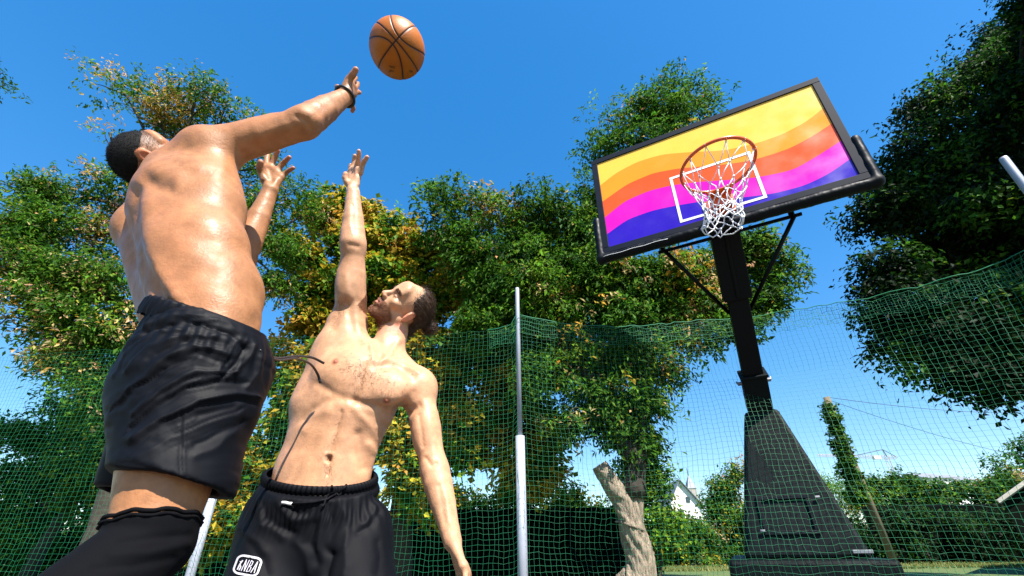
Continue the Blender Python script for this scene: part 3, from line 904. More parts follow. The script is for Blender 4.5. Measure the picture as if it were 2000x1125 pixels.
    strands('body_hair', np.concatenate(Rr), np.concatenate(Nn_), np.concatenate(Dd), .014, .00042, M['bodyhair'], root, curl=.55, lift=.15)
    # ---------------- shorts
    T = Shape()
    T.cone(PY(622, 945, Y), PY(614, 985, Y), .158, .170, .03, n=fr, flat=.74)
    T.cone(PY(614, 985, Y), PY(606, 1060, Y), .178, .170, .04, n=fr, flat=.72)
    ends = []
    for hip, kne in ((PY(560, 1035, 1.42), np.array([-.675, 1.33, .48])), (PY(672, 1045, 1.43), np.array([-.40, 1.37, .47]))):
        T.cone(hip, kne, .118, .125, .03)
        T.cone(kne + (hip - kne) * .35, kne + (kne - hip) * .3, .095, .118, .01, 's')
        ends.append(kne)
    T.ell(PY(505, 1040, 1.42), (.045, .07, .10), k=.05); T.ell(PY(738, 1055, 1.44), (.035, .07, .09), k=.05)
    T.plane((ends[0] + ends[1]) / 2 + [0, 0, .0], (0, 0, -1), .004)
    w1, w2 = PY(526, 926, Y), PY(729, 944, Y); wx = nz(w2 - w1)
    cb = (w1 + w2) / 2
    wn = nz(np.cross(wx, nz([.0, .90, .42]))); wn = wn if wn[2] > 0 else -wn
    T.plane(cb - wn * .010, wn, .004)
    V2, Q2 = T.mesh(.004 if not QUICK else .006); V2 = relax(V2, Q2, 3); N2 = normals(V2, Q2)
    z4 = lambda X, Yy: (420 + X / 3.461, 800 + Yy / 3.461)
    raw = [([(330, 650), (400, 790), (520, 830)], 9, -.006), ([(300, 600), (340, 760), (450, 860)], 9, .005), ([(420, 620), (500, 740), (620, 720)], 9, .005),
           ([(500, 640), (540, 700), (600, 690)], 7, -.005), ([(660, 760), (640, 900), (690, 1020)], 10, -.006), ([(720, 640), (700, 780), (690, 960)], 7, .004),
           ([(780, 640), (780, 800), (760, 960)], 9, -.004), ([(850, 620), (880, 760), (860, 900)], 10, .005), ([(940, 600), (930, 700), (900, 800)], 8, -.004),
           ([(1000, 780), (1060, 720), (1090, 640)], 9, .006), ([(960, 830), (1040, 790), (1100, 700)], 7, -.005), ([(1090, 900), (1120, 1000), (1100, 1100)], 9, -.004),
           ([(250, 900), (330, 1000), (360, 1100)], 10, -.004), ([(180, 800), (260, 860), (330, 940)], 10, .004), ([(780, 960), (760, 1060), (750, 1120)], 9, -.012),
           ([(560, 900), (620, 1000), (640, 1100)], 11, .004), ([(880, 960), (900, 1060), (890, 1120)], 12, .004)]
    V2 = sculpt(V2, N2, [([z4(*p) for p in pts], w, a) for pts, w, a in raw], 1.1, warp=6, sharp=.4)
    ang = np.arctan2((V2 - cb) @ nz(fr), (V2 - cb) @ wx); dw = (V2 - cb) @ -wn
    V2 += N2 * (.0022 * np.exp(-((dw - .055) / .03) ** 2) * np.sin(ang * 52 + 2 * vnoise(V2 * 14, 2)))[:, None]
    V2 += N2 * (.0016 * vnoise(V2 * 20, 6))[:, None]
    shorts = link('shorts', mesh_np('shorts', V2, Q2, [M['shorts_matt']]), root)
    # ribbed waistband: two bulging ribs around the waist
    n = 300; ra = np.linalg.norm(w2 - w1) / 2 * 1.0 + .003; rb = ra * .72; wf = np.cross(wn, wx)
    if wf @ fr < 0: wf = -wf
    prof = ((.016, -.008), (.018, -.002), (.014, .003), (.006, .006), (-.003, .006), (-.010, .001), (-.017, .009), (-.026, .012), (-.036, .014), (-.044, .010))
    Vw = []
    for j, (dz, o) in enumerate(prof):
        for i in range(n):
            t = 2 * math.pi * i / n
            rip = .0019 * (1 if i % 4 < 2 else -1) if 0 < j < 8 else 0
            Vw.append(cb + wx * math.cos(t) * (ra + o + rip) + wf * math.sin(t) * (rb + o + rip) + wn * dz)
    Fw = [(j * n + i, (j + 1) * n + i, (j + 1) * n + (i + 1) % n, j * n + (i + 1) % n) for j in range(len(prof) - 1) for i in range(n)]
    wb = link('waistband', mesh_np('waistband', np.array(Vw), np.array(Fw), [M['shorts_matt']]), shorts)
    bb = bvh_of(np.concatenate([V2, np.array(Vw)]), np.concatenate([Q2, np.array(Fw) + len(V2)]))
    for pts in ([(885, 515), (850, 560), (790, 600), (720, 622), (620, 632), (530, 634)], [(792, 515), (806, 540), (790, 572), (755, 600), (735, 640), (722, 655)]):
        q = drape_line(bb, smooth_poly([z4(*p) for p in pts], 4), 0, .006); md = np.median([p_[1] for p_ in q]); q = [p_ for p_ in q if abs(p_[1] - md) < .05]
        m = MB(); m.tube(smooth_poly(q, 2), .0034, 8); ds = m.build('drawstring', M['shorts_matt'], shorts, smooth=True)
        if len(pts) and pts[0][0] == 885:
            q = drape_line(bb, [z4(X, 634) for X in (532, 505, 480, 458)], 0, .007)
            m = MB(); m.tube(q, .0042, 8); m.build('aglet', M['aglet'], ds, smooth=True)
    # badge printed on the leg
    cr = [np.array(z4(*c)) for c in ((158, 972), (330, 1004), (283, 1138), (108, 1106))]
    def badge_pt(u, v):
        p = (cr[0] * (1 - u) + cr[1] * u) * (1 - v) + (cr[3] * (1 - u) + cr[2] * u) * v
        return p
    def drape(u, v, off):
        p, n_ = hit(bb, *badge_pt(u, v)); d = -nz(ray(*badge_pt(u, v)))
        return p + d * off
    def rr(rad, inset, k=8):
        out = []
        for cx_, cy_, a0 in ((1 - rad, rad, -90), (1 - rad, 1 - rad, 0), (rad, 1 - rad, 90), (rad, rad, 180)):
            for i in range(k + 1):
                a_ = R(a0 + 90 * i / k); out.append((cx_ + (rad) * math.cos(a_), cy_ + rad * math.sin(a_)))
        return [(inset[0] + u * (1 - 2 * inset[0]), inset[1] + v * (1 - 2 * inset[1])) for u, v in out]
    o1, o2 = rr(.28, (0, 0)), rr(.22, (.075, .105)); mm = len(o1)
    Vt = [drape(*p, .0022) for p in o1] + [drape(*p, .0022) for p in o2]
    mb = MB(); mb.add(Vt, [(i, (i + 1) % mm, mm + (i + 1) % mm, mm + i) for i in range(mm)])
    # letters N B A and the leaning player mark, as strokes inside the frame
    def stroke(pts, w=.035):
        q = [np.array(p) for p in pts]
        for a_, b_ in zip(q[:-1], q[1:]):
            t = b_ - a_; L = np.hypot(*t); nn_ = np.array([-t[1], t[0]]) / L * w; e_ = t / L * w * .6
            c4 = [a_ - nn_ - e_, b_ - nn_ + e_, b_ + nn_ + e_, a_ + nn_ - e_]
            mb.add([drape(*c, .0026) for c in c4], [(0, 1, 2, 3)])
    sl_ = lambda x_, y_: (.315 + (x_ - .33) * .93 + .05 * (1 - y_), .22 + .57 * y_)
    stroke([sl_(.35, 1), sl_(.35, 0), sl_(.47, 1), sl_(.47, 0)], .016)
    stroke([sl_(.56, 1), sl_(.56, 0), sl_(.65, .08), sl_(.65, .42), sl_(.56, .5), sl_(.67, .58), sl_(.67, .92), sl_(.56, 1)], .015)
    stroke([sl_(.75, 1), sl_(.82, 0), sl_(.89, 1)], .016); stroke([sl_(.78, .66), sl_(.87, .66)], .014)
    stroke([(.18, .76), (.20, .50), (.25, .30)], .026); stroke([(.22, .52), (.27, .62), (.25, .78)], .022); stroke([(.23, .42), (.17, .36)], .018)
    mb.build('badge', M['white'], shorts)
    for m, ank in ((0, np.array([-.72, 1.45, .09])), (1, np.array([-.34, 1.52, .09]))):
        shoe(None, ank + [0, 0, .015], (-.1, -1, 0), root)
    return root, body
# ------------------------------------------------------------------ ball and hoop
M['pad'] = mat('black vinyl padding', (.0020, .0030, .0055), rough=.46, spec=.16, noise=.35, nscale=9, bump=.25, bscale=14, bdist=.01, rnoise=.12, rscale=6)
M['frame'] = mat('dark powder coated frame', (.0045, .008, .018), rough=.6, spec=.10, noise=.25, nscale=12)
M['steel_black'] = mat('black painted steel', (.0016, .0018, .0026), rough=.5, spec=.15, noise=.3, nscale=8)
M['alu'] = mat('brushed aluminium', (.55, .57, .62), rough=.35, metal=.8)
M['rim'] = mat('orange rim paint', (.82, .11, .010), rough=.35, coat=.3, noise=.35, nscale=30)
M['cord'] = mat('white net cord', (.78, .76, .80), rough=.7, noise=.2, nscale=80)
M['line'] = mat('white target line', (.82, .82, .84), rough=.35)
M['base'] = mat('dark green black cover', (.0018, .0042, .0048), rough=.55, spec=.14, noise=.35, nscale=5, bump=.3, bscale=7, bdist=.02)
M['clip'] = mat('galvanised clip', (.25, .25, .27), rough=.5, metal=.5)

def make_ball():
    c = P(776, 95, 1.90); r = .1205
    nu, nv = 360, 180
    th = np.linspace(0, math.pi, nv + 1)[:, None]; ph = np.arange(nu)[None] * 2 * math.pi / nu
    U = np.stack([np.sin(th) * np.cos(ph), np.sin(th) * np.sin(ph), np.cos(th) + 0 * ph], -1).reshape(-1, 3)
    w0 = nz(CAM - c); up0 = nz(CU - w0 * (CU @ w0)); ri0 = np.cross(up0, w0)
    w = nz(w0 + .24 * up0 - .05 * ri0)
    a = nz(ri0 * .74 - up0 * .67); a = nz(a - w * (a @ w)); b = np.cross(a, w)      # b points down-left
    if b @ up0 > 0: b = -b
    A, B, Wc = U @ a, U @ b, U @ w
    f1 = np.abs(B); f2 = np.abs(A + .0 * B)
    q = .17 + .62 * A ** 2
    f3 = np.abs(B - q) / np.sqrt(1 + (1.24 * A) ** 2); f4 = np.abs(B + q) / np.sqrt(1 + (1.24 * A) ** 2)
    D = np.minimum(np.minimum(f1, f2), np.minimum(f3, f4)) * r
    g = np.exp(-(D / .0030) ** 4)
    peb = vnoise(U * 95, 2)
    V = c + U * (r - .0022 * g + .00035 * peb * (1 - g))[:, None]
    C = np.tile(np.array([.40, .110, .005]), (len(U), 1)) * (1 + .10 * vnoise(U * 5, 3) + .06 * vnoise(U * 22, 4))[:, None]
    C = mix(C, .5 * np.exp(-(D / .008) ** 2), (.20, .04, .006))
    C = mix(C, g, (.010, .006, .006))
    x, y, d = project(V)
    fc = (U @ w0) > .1
    z = lambda X, Y_: (680 + X / 7.03, 20 + Y_ / 7.03)
    mk = [[(565, 762), (600, 770), (640, 775)], [(575, 775), (610, 790), (640, 795)], [(560, 845), (590, 835), (625, 838)], [(570, 830), (600, 822)],
          [(840, 830), (880, 838)], [(850, 845), (885, 850)]]
    for s_ in mk:
        dd = polydist(x, y, [z(*p) for p in s_]); C = mix(C, fc * .85 * np.exp(-(dd / .9) ** 2), (.012, .005, .004))
    Fq = []
    i = np.arange(nv)[:, None]; j = np.arange(nu)[None]
    Fq = np.stack([i * nu + j, (i + 1) * nu + j, (i + 1) * nu + (j + 1) % nu, i * nu + (j + 1) % nu], -1).reshape(-1, 4)
    m = mat('orange composite leather', vcol=True, rough=.45, spec=.28, bump=.35, bscale=520, bdist=.0008)
    Vl = V - c
    o = bpy.data.objects.new('basketball', mesh_np('basketball', Vl, Fq[:, ::1], [m], colors=C)); COL.objects.link(o)
    o.location = tuple(c)
    tag(o, 'orange basketball with black seams flying in the blue sky above the players', 'basketball')

BC = np.array([1.601, 2.4886, 2.7253 + CAMH]); YAW = -.4481
BR_ = np.array([math.cos(YAW), math.sin(YAW), 0]); BN = np.array([BR_[1], -BR_[0], 0]); BZ = np.array([0, 0, 1.])
BW, BH = 1.83, 1.085
def BP(x, z, n=0): return BC + BR_ * x + BZ * z + BN * n       # board coordinates in metres

def board_uv(px, py, inset):
    r = ray(px, py); t = ((BC + BN * inset - CAM) @ BN) / (r @ BN); q = CAM + r * t - BC
    return q @ BR_, q @ BZ

def make_hoop():
    root = empty('basketball_hoop', (2.14, 3.62, 0))
    tag(root, 'portable basketball hoop with rainbow wave backboard, white net and black arm on a padded base', 'basketball hoop')
    # painted panel, one mesh with the wave bands as its print
    hx, hz = BW / 2 - .055, BH / 2 - .052
    zz = lambda X, Y_: board_uv(1130 + X / 2.7435, 130 + Y_ / 2.7435, .012)
    curves = [[(100, 650), (200, 570), (320, 508), (450, 470), (600, 458), (780, 450), (960, 410), (1100, 360), (1230, 290), (1320, 215)],
              [(120, 730), (260, 630), (400, 570), (540, 545), (700, 533), (860, 515), (960, 495), (1130, 440), (1260, 370), (1365, 300)],
              [(145, 805), (250, 720), (380, 665), (490, 638), (640, 618), (850, 605), (985, 590), (1150, 555), (1280, 480), (1410, 395)],
              [(150, 900), (260, 820), (400, 770), (520, 745), (660, 722), (890, 700), (1050, 680), (1220, 635), (1350, 570), (1462, 490)]]
    n = 96; xs = np.linspace(-hx, hx, n + 1)
    levels = [np.full(n + 1, hz)]
    for cu in curves:
        q = np.array([zz(*p) for p in cu]); q = q[np.argsort(q[:, 0])]
        e0 = q[0, 1] + (q[1, 1] - q[0, 1]) / (q[1, 0] - q[0, 0]) * (-hx - q[0, 0]); e1 = q[-1, 1] + (q[-1, 1] - q[-2, 1]) / (q[-1, 0] - q[-2, 0]) * (hx - q[-1, 0])
        X = np.concatenate([[-hx], q[(q[:, 0] > -hx) & (q[:, 0] < hx)][:, 0], [hx]]); Z = np.concatenate([[e0], q[(q[:, 0] > -hx) & (q[:, 0] < hx)][:, 1], [e1]])
        v = np.interp(xs, X, Z); kr = np.exp(-np.linspace(-2, 2, 15) ** 2); kr /= kr.sum()
        v = np.convolve(np.pad(v, 7, mode='reflect', reflect_type='odd'), kr, 'valid'); levels.append(v)
    levels.append(np.full(n + 1, -hz))
    cols = [lin(240, 184, 62), lin(236, 140, 6), lin(228, 80, 8), lin(205, 6, 165), lin(44, 8, 160)]
    mats = [mat('print colour %s' % k, c, rough=.26, spec=.5, noise=.06, nscale=7, rnoise=.10, rscale=5) for k, c in zip(('yellow', 'amber', 'orange', 'magenta', 'violet'), cols)]
    V, Fq, mi = [], [], []
    for k in range(5):
        b = len(V)
        for i in range(n + 1): V += [BP(xs[i], levels[k][i], .012), BP(xs[i], levels[k + 1][i], .012)]
        for i in range(n): Fq.append((b + 2 * i, b + 2 * i + 1, b + 2 * i + 3, b + 2 * i + 2)); mi.append(k)
    b = len(V); V += [BP(-hx, hz, -.012), BP(hx, hz, -.012), BP(hx, -hz, -.012), BP(-hx, -hz, -.012)]
    Fq.append((b, b + 1, b + 2, b + 3)); mi.append(4)
    link('backboard', mesh_np('backboard', np.array(V), np.array(Fq), mats, smooth=False, midx=mi), root)
    bd = root.children[0]
    # target rectangle, lines read from the survey
    cr = [np.array(board_uv(1130 + X / 2.7435, 130 + Y_ / 2.7435, .014)) for X, Y_ in ((496, 600), (912, 460), (1000, 696), (550, 832))]
    x0 = (cr[0][0] + cr[3][0]) / 2; x1 = (cr[1][0] + cr[2][0]) / 2; z1 = (cr[0][1] + cr[1][1]) / 2; z0 = (cr[2][1] + cr[3][1]) / 2
    mb = MB(); t = .021
    for cx_, cz_, sx_, sz_ in (((x0 + x1) / 2, z1, x1 - x0 + t, t), ((x0 + x1) / 2, z0, x1 - x0 + t, t), (x0, (z0 + z1) / 2, t, z1 - z0 - t), (x1, (z0 + z1) / 2, t, z1 - z0 - t)):
        mb.box(BP(cx_, cz_, .0135), (sx_, .003, sz_), [BR_, BN, BZ])
    mb.build('target_rectangle', M['line'], bd)
    # frame
    mb = MB(); fw_ = .055
    for cx_, cz_, sx_, sz_ in ((0, BH / 2 - fw_ / 2, BW, fw_), (0, -BH / 2 + fw_ / 2, BW, fw_), (-BW / 2 + fw_ / 2, 0, fw_, BH - 2 * fw_), (BW / 2 - fw_ / 2, 0, fw_, BH - 2 * fw_)):
        mb.box(BP(cx_, cz_, -.004), (sx_, .052, sz_), [BR_, BN, BZ])
    mb.box(BP(0, 0, -.022), (BW - .12, .012, BH - .12), [BR_, BN, BZ])
    fr = mb.build('frame', M['frame'], root, bevel=.004)
    mb = MB(); mb.box(BP(BW / 2 + .007, .05, -.028), (.012, .03, BH * .86), [BR_, BN, BZ]); mb.build('edge_strip', M['alu'], fr, bevel=.002)
    # soft padding along the lower edge and corners
    s = Shape()
    def bar(p, q, r_=.042, k=.02): s.cone(p, q, r_, r_, k, n=BZ if abs((q - p) @ BZ) < .1 else BR_, flat=.85)
    xe, zb = BW / 2 + .018, -BH / 2 - .030
    bar(BP(-xe, zb, -.006), BP(xe, zb, -.006), .046)
    bar(BP(-xe - .004, zb, -.006), BP(-xe - .004, zb + .40, -.006)); bar(BP(xe + .004, zb, -.006), BP(xe + .004, zb + .40, -.006))
    V, Q = s.mesh(.010); V = relax(V, Q, 2); Nn = normals(V, Q)
    V += Nn * (.003 * vnoise(V * 16, 5) + .0015 * vnoise(V * 50, 6))[:, None]
    pad = link('padding', mesh_np('padding', V, Q, [M['pad']]), root)
    mb = MB()
    mb.tube([BP(-xe + .02 + i * .03, zb - .012 + .003 * math.sin(i), .0415) for i in range(18)], .0022, 5); mb.build('seam', M['line'], pad, smooth=True)
    # rim
    rc = BP(.012, -BH / 2 + .155, .15 + .265); rr_ = .236
    mb = MB(); ring = [rc + rr_ * (BR_ * math.cos(t) + BN * math.sin(t)) for t in np.linspace(0, 2 * math.pi, 65)]
    mb.tube(ring, .0115, 10, cap=False); rim = mb.build('rim', M['rim'], root, smooth=True)
    mb = MB()
    mb.box(BP(.012, -BH / 2 + .125, .03), (.20, .012, .16), [BR_, BN, BZ])
    mb.box(BP(.012, -BH / 2 + .100, .085), (.15, .10, .10), [BR_, BN, BZ])
    mb.box(BP(.012, -BH / 2 + .148, .150), (.16, .10, .012), [BR_, BN, BZ])
    for m in (-1, 1):
        mb.tube([BP(.012 + m * .05, -BH / 2 + .09, .13), BP(.012 + m * .09, -BH / 2 + .146, .215)], .009, 8)
    mb.build('bracket', M['rim'], rim, bevel=.006)
    for i in range(12):
        mb = MB(); t = 2 * math.pi * (i + .5) / 12; p = rc + rr_ * (BR_ * math.cos(t) + BN * math.sin(t))
        lp = [p + BZ * (-.010 + .011 * math.cos(q_)) * 1 + (BR_ * math.cos(t) + BN * math.sin(t)) * .011 * math.sin(q_) * .6 for q_ in np.linspace(0, 2 * math.pi, 9)]
        mb.tube(lp, .0022, 5, cap=False); mb.build('net_hook', M['rim'], rim, smooth=True)
    # net of knotted cord
    zs = [-.012, -.150, -.250, -.325, -.385, -.430, -.468, -.500]; rs = [.232, .178, .140, .114, .102, .098, .102, .108]
    mb = MB(); rg = np.random.default_rng(3)
    def node(k, i):
        i = i % 12; rg2 = np.random.default_rng(100 * k + i)
        t = 2 * math.pi * (i + .5 + (k % 2) * .5) / 12 + .10 * k + rg2.normal(0, .05) * (k > 0)
        j = rg2.normal(0, .009, 3) * (k > 0)
        return rc + BR_ * (math.cos(t) * rs[k] * (1 + .12 * (k > 3)) - .010 * k) + BN * (math.sin(t) * rs[k] + .004 * k) + BZ * zs[k] + j
    for k in range(7):
        for i in range(12):
            p = node(k, i)
            for q in ((node(k + 1, i), node(k + 1, i - 1)) if k % 2 == 0 else (node(k + 1, i + 1), node(k + 1, i))):
                mid = (p + q) / 2 + rg.normal(0, .004, 3) - BZ * .003
                mb.tube([p, mid, q], .0030 if k < 2 else .0035, 6)
            if k: mb.box(p, (.011, .011, .012), [BR_, BN, BZ])
    for i in range(12):
        p, q = node(7, i), node(7, i + 1)
        mb.tube([p, (p + q) / 2 - BZ * .022, q], .0042, 6)
    for i in range(12):
        p = node(0, i); t = 2 * math.pi * (i + .5) / 12; o_ = BR_ * math.cos(t) + BN * math.sin(t)
        mb.tube([p, p + o_ * .014 + BZ * .012, p + BZ * .024 - o_ * 0, p - o_ * .012 + BZ * .012, p], .0036, 5)
    mb.build('net', M['cord'], root, smooth=True)
    # arm, yoke, braces
    ba = np.array([2.14, 3.62, 1.66]); top = BP(.012, -BH / 2 + .16, -.16)
    top = top + (top - ba) * .0
    ax = nz(top - ba); sx = BR_; ay = nz(np.cross(ax, sx))
    mb = MB(); L = np.linalg.norm(top - ba)
    mb.box(ba + ax * L / 2, (.15, .15, L), [sx, ay, ax]); arm = mb.build('arm', M['steel_black'], root, bevel=.010)
    mb = MB(); mb.box(ba + ax * L * .80, (.205, .19, L * .36), [sx, ay, ax]); mb.box(ba + ax * (L * .80) + ay * -.098, (.03, .02, L * .34), [sx, ay, ax])
    mb.build('yoke', M['steel_black'], arm, bevel=.012)
    mb = MB(); mb.box(ba + ax * .27, (.185, .185, .34), [sx, ay, ax]); mb.box(ba + ax * .43, (.21, .21, .03), [sx, ay, ax])
    slv = mb.build('sleeve', M['base'], arm, bevel=.008)
    for m in (-1, 1):
        mb = MB(); mb.tube([ba + ax * .36 + sx * m * .09, ba + ax * .36 + sx * m * .125], .016, 10); mb.tube([ba + ax * .36 + sx * m * .125, ba + ax * .37 + sx * m * .13 + ay * .03], .007, 8); mb.build('clamp_bolt', M['clip'], slv)
    for m in (-1, 1):
        mb = MB(); mb.tube([ba + ax * L * .56 + sx * m * .08, BP(.012 + m * .46, -BH / 2 - .02, -.14)], .016, 8); mb.build('brace', M['steel_black'], root, smooth=True)
    mb = MB(); mb.tube([BP(-.50, -BH / 2 - .015, -.15), BP(.52, -BH / 2 - .015, -.15)], .014, 8)
    for m in (-1, 1): mb.tube([BP(m * .46, -BH / 2 - .02, -.15), BP(m * .46, BH / 2 - .1, -.06)], .02, 8)
    mb.box(BP(0, -BH / 2 + .35, -.07), (.5, .06, .3), [BR_, BN, BZ]); mb.build('cross_bar', M['steel_black'], root)
    # padded base cover: tapering front, sloping back
    bc = np.array([2.14, 3.62, 0.])
    def Q_(x, n_, z): return bc + BR_ * x + BN * n_ + BZ * z
    mb = MB()
    w0, w1 = .385, .125
    prof = [(.62, w0, .34, -1.25), (1.72, w1, .14, -.26)]
    pts = []
    for z_, hw, nf, nb_ in prof: pts += [Q_(-hw * .97, nf, z_), Q_(hw, nf, z_), Q_(hw, nb_, z_), Q_(-hw, nb_, z_)]
    mb.add(pts, [(0, 3, 2, 1), (4, 5, 6, 7), (0, 1, 5, 4), (1, 2, 6, 5), (2, 3, 7, 6), (3, 0, 4, 7)])
    base = mb.build('base_cover', M['base'], root, bevel=.025)
    mb = MB(); mb.box(Q_(0, -.48, .31), (.98, 1.90, .62 - .004), [BR_, BN, BZ]); mb.build('plinth', M['base'], base, bevel=.03)
    fn = nz(np.cross(pts[1] - pts[0], pts[4] - pts[0])); fn = fn if fn @ BN > 0 else -fn
    fz = nz(BZ - fn * (BZ @ fn))
    def FP(px, py, off=0):
        r = ray(px, py); t = ((pts[0] - CAM) @ fn) / (r @ fn); return CAM + r * t + fn * off
    mb = MB()
    a_, b_ = FP(1480, 975), FP(1598, 1040)
    cx_ = ((a_ + b_) / 2 - pts[0]) @ BR_; W_ = abs((b_ - a_) @ BR_); H_ = abs((b_ - a_) @ fz); cc = (a_ + b_) / 2
    for ox, oz, sx_, sz_ in ((0, H_ / 2, W_ + .03, .03), (0, -H_ / 2, W_ + .03, .03), (-W_ / 2, 0, .03, H_ - .03), (W_ / 2, 0, .03, H_ - .03)):
        mb.box(cc + BR_ * ox + fz * oz + fn * .008, (sx_, .02, sz_), [BR_, fn, fz])
    mb.build('pocket_flap', M['pad'], base, bevel=.005)
    for c_, s_, a_ in ((FP(1490, 1038, .022), (.03, .012, .014), [BR_, fn, fz]), (FP(1596, 972, .022), (.03, .012, .014), [BR_, fn, fz]), (Q_(.33, .36, .66), (.11, .03, .022), [BR_, BN, BZ])):
        mb = MB(); mb.box(c_, s_, a_); mb.build('buckle', M['clip'], base, bevel=.003)
    for sx2 in (-.42, .42):
        mb = MB(); q_ = Q_(sx2, .40, .09); mb.tube([q_ - BR_ * .025, q_ + BR_ * .025], .085, 18); mb.build('wheel', M['rubber'], base)
# ------------------------------------------------------------------ setting
M['twine'] = mat('green net twine', (.003, .16, .062), rough=.55, noise=.25, nscale=3)
M['galv'] = mat('galvanised steel tube', (.34, .36, .42), rough=.5, metal=.2, noise=.15, nscale=6)
M['ground'] = mat('grass turf', (.045, .095, .018), rough=.9, col2=(.10, .12, .03), nscale=3, bump=.6, bscale=30, bdist=.03)
M['court'] = mat('grey court surface', (.075, .07, .065), rough=.85, noise=.25, nscale=40, bump=.3, bscale=200, bdist=.003)
M['screen'] = mat('dark green screen cloth', (.0016, .003, .0022), rough=.95, spec=.05, noise=.4, nscale=4, bump=.3, bscale=5, bdist=.05)
M['blade'] = mat('grass blades', (.09, .15, .022), rough=.7, col2=(.2, .19, .05), nscale=2, trans=.3)
M['plaster'] = mat('white plaster wall', (.78, .76, .74), rough=.8, noise=.08, nscale=2)
M['rooftile'] = mat('red roof tiles', (.34, .10, .06), rough=.8, noise=.3, nscale=6)
M['slate'] = mat('grey slate roof', (.20, .21, .24), rough=.6, noise=.2, nscale=4)
M['glass'] = mat('window glass', (.03, .04, .05), rough=.1)
M['wood'] = mat('weathered timber', (.16, .12, .075), rough=.8, noise=.4, nscale=5, stretch=(6, 6, .6))
M['crane'] = mat('crane paint', (.45, .33, .30), rough=.6)
M['wire'] = mat('wire', (.05, .05, .06), rough=.6)
M['stone'] = mat('render wall', (.32, .30, .27), rough=.85, noise=.3, nscale=5)

def pole(x, y, h, hthin, r0, r1, label):
    root = empty('net_pole', (x, y, 0)); tag(root, label, 'pole', 'steel poles carrying the green net')
    mb = MB(); mb.tube([(x, y, 0), (x, y, hthin)], r0, 20); mb.build('lower_tube', M['galv'], root, smooth=False)
    mb = MB(); mb.tube([(x, y, hthin - .02), (x, y, h - .02), (x, y, h - .004), (x, y, h)], [r1, r1, r1 * .9, r1 * .5], 20); mb.build('upper_tube', M['galv'], root)
    for c in root.children: c.data.polygons.foreach_set('use_smooth', np.array([len(p.vertices) == 4 for p in c.data.polygons]))

def make_net():
    path = [(-9.5, 4.6, 2.55), (-6.4, 3.95, 2.50), (-4.9, 3.72, 2.40), (-2.37, 3.58, 2.48), (-1.0, 3.50, 2.46), (-.1, 3.46, 2.52), (.06, 3.44, 2.64), (.30, 3.47, 2.60), (.9, 3.50, 2.53), (1.5, 3.50, 2.55), (2.08, 3.46, 2.58),
            (2.6, 3.18, 2.54), (3.0, 2.80, 2.44), (3.3, 2.45, 2.40), (3.50, 2.20, 2.45), (3.9, 1.6, 2.42)]
    sp = np.array(smooth_poly(path, 12)); L = np.concatenate([[0], np.cumsum(np.linalg.norm(np.diff(sp[:, :2], axis=0), axis=1))])
    cell = .039; nc = int(L[-1] / cell); s = np.arange(nc + 1) * cell
    X = np.interp(s, L, sp[:, 0]); Y = np.interp(s, L, sp[:, 1]); H = np.interp(s, L, sp[:, 2])
    nr = 64
    f = np.linspace(0, 1, nr + 1) ** 1.0
    S_, Fz = np.meshgrid(s, f, indexing='ij')
    Z = .03 + (H[:, None] - .03) * Fz
    q = np.stack([S_.ravel() * 1.6, Z.ravel() * 1.0, 0 * Z.ravel()], 1)
    wav = vnoise(q, 1).reshape(Z.shape) * .05 + vnoise(q * 4.3, 2).reshape(Z.shape) * .012
    tx = np.gradient(X, s)[:, None]; ty = np.gradient(Y, s)[:, None]
    sh = (vnoise(q * np.array([2.2, 2.8, 1]) + 9, 3).reshape(Z.shape) * .022 + vnoise(q * 11, 4).reshape(Z.shape) * .005)
    G = np.stack([X[:, None] + ty * wav + tx * sh, Y[:, None] - tx * wav + ty * sh, Z + sh * .3 + .010 * vnoise(q * 9, 5).reshape(Z.shape)], -1)
    bul = np.exp(-((X - 2.02) / .85) ** 2)[:, None] * .42 * np.clip((2.0 - Z) / 1.35, 0, 1) ** .8
    G += np.array([-.4325, -.9016, 0]) * bul[..., None]
    dr = rng.normal(0, .0018, G.shape); G += dr
    # gathered hem at the top
    def tubes(G, r, axis):
        if axis == 1: G = G.transpose(1, 0, 2)
        n, m, _ = G.shape
        V = []
        T = np.gradient(G, axis=1); T /= np.linalg.norm(T, axis=2, keepdims=True)
        a = np.cross(T, [.3, 1, .2]); a /= np.linalg.norm(a, axis=2, keepdims=True); b = np.cross(T, a)
        for k in range(3):
            an = 2 * math.pi * k / 3; V.append(G + r * (math.cos(an) * a + math.sin(an) * b))
        V = np.stack(V, 2)
        i, j, k = np.meshgrid(np.arange(n), np.arange(m - 1), np.arange(3), indexing='ij')
        id_ = lambda jj, kk: (i * m + jj) * 3 + kk
        Fq = np.stack([id_(j, k), id_(j, (k + 1) % 3), id_(j + 1, (k + 1) % 3), id_(j + 1, k)], -1).reshape(-1, 4)
        return V.reshape(-1, 3), Fq
    parts = [tubes(G, .0011, 0), tubes(G, .0007, 1)]
    # the doubled edge: a loose second layer over the top rows and the rope
    cs = int(np.argmax(X > -.25)); G2 = G[cs:, -5:, :].copy(); G2[..., 1] += -.012 + rng.normal(0, .006, G2.shape[:2]); G2[..., 2] += rng.normal(0, .006, G2.shape[:2]) - .02; G2[..., 0] += .02
    parts += [tubes(G2, .0016, 0), tubes(G2, .0016, 1)]
    parts.append(tubes(G[cs:, -1:, :] + [0, -.004, .004], .0036, 1))
    V = np.concatenate([p[0] for p in parts]); o = 0; Fs = []
    for p in parts: Fs.append(p[1] + o); o += len(p[0])
    ob = link('sports_net', mesh_np('sports_net', V, np.concatenate(Fs), [M['twine']]))
    tag(ob, 'tall green square mesh ball stop net hanging between steel poles', 'net')

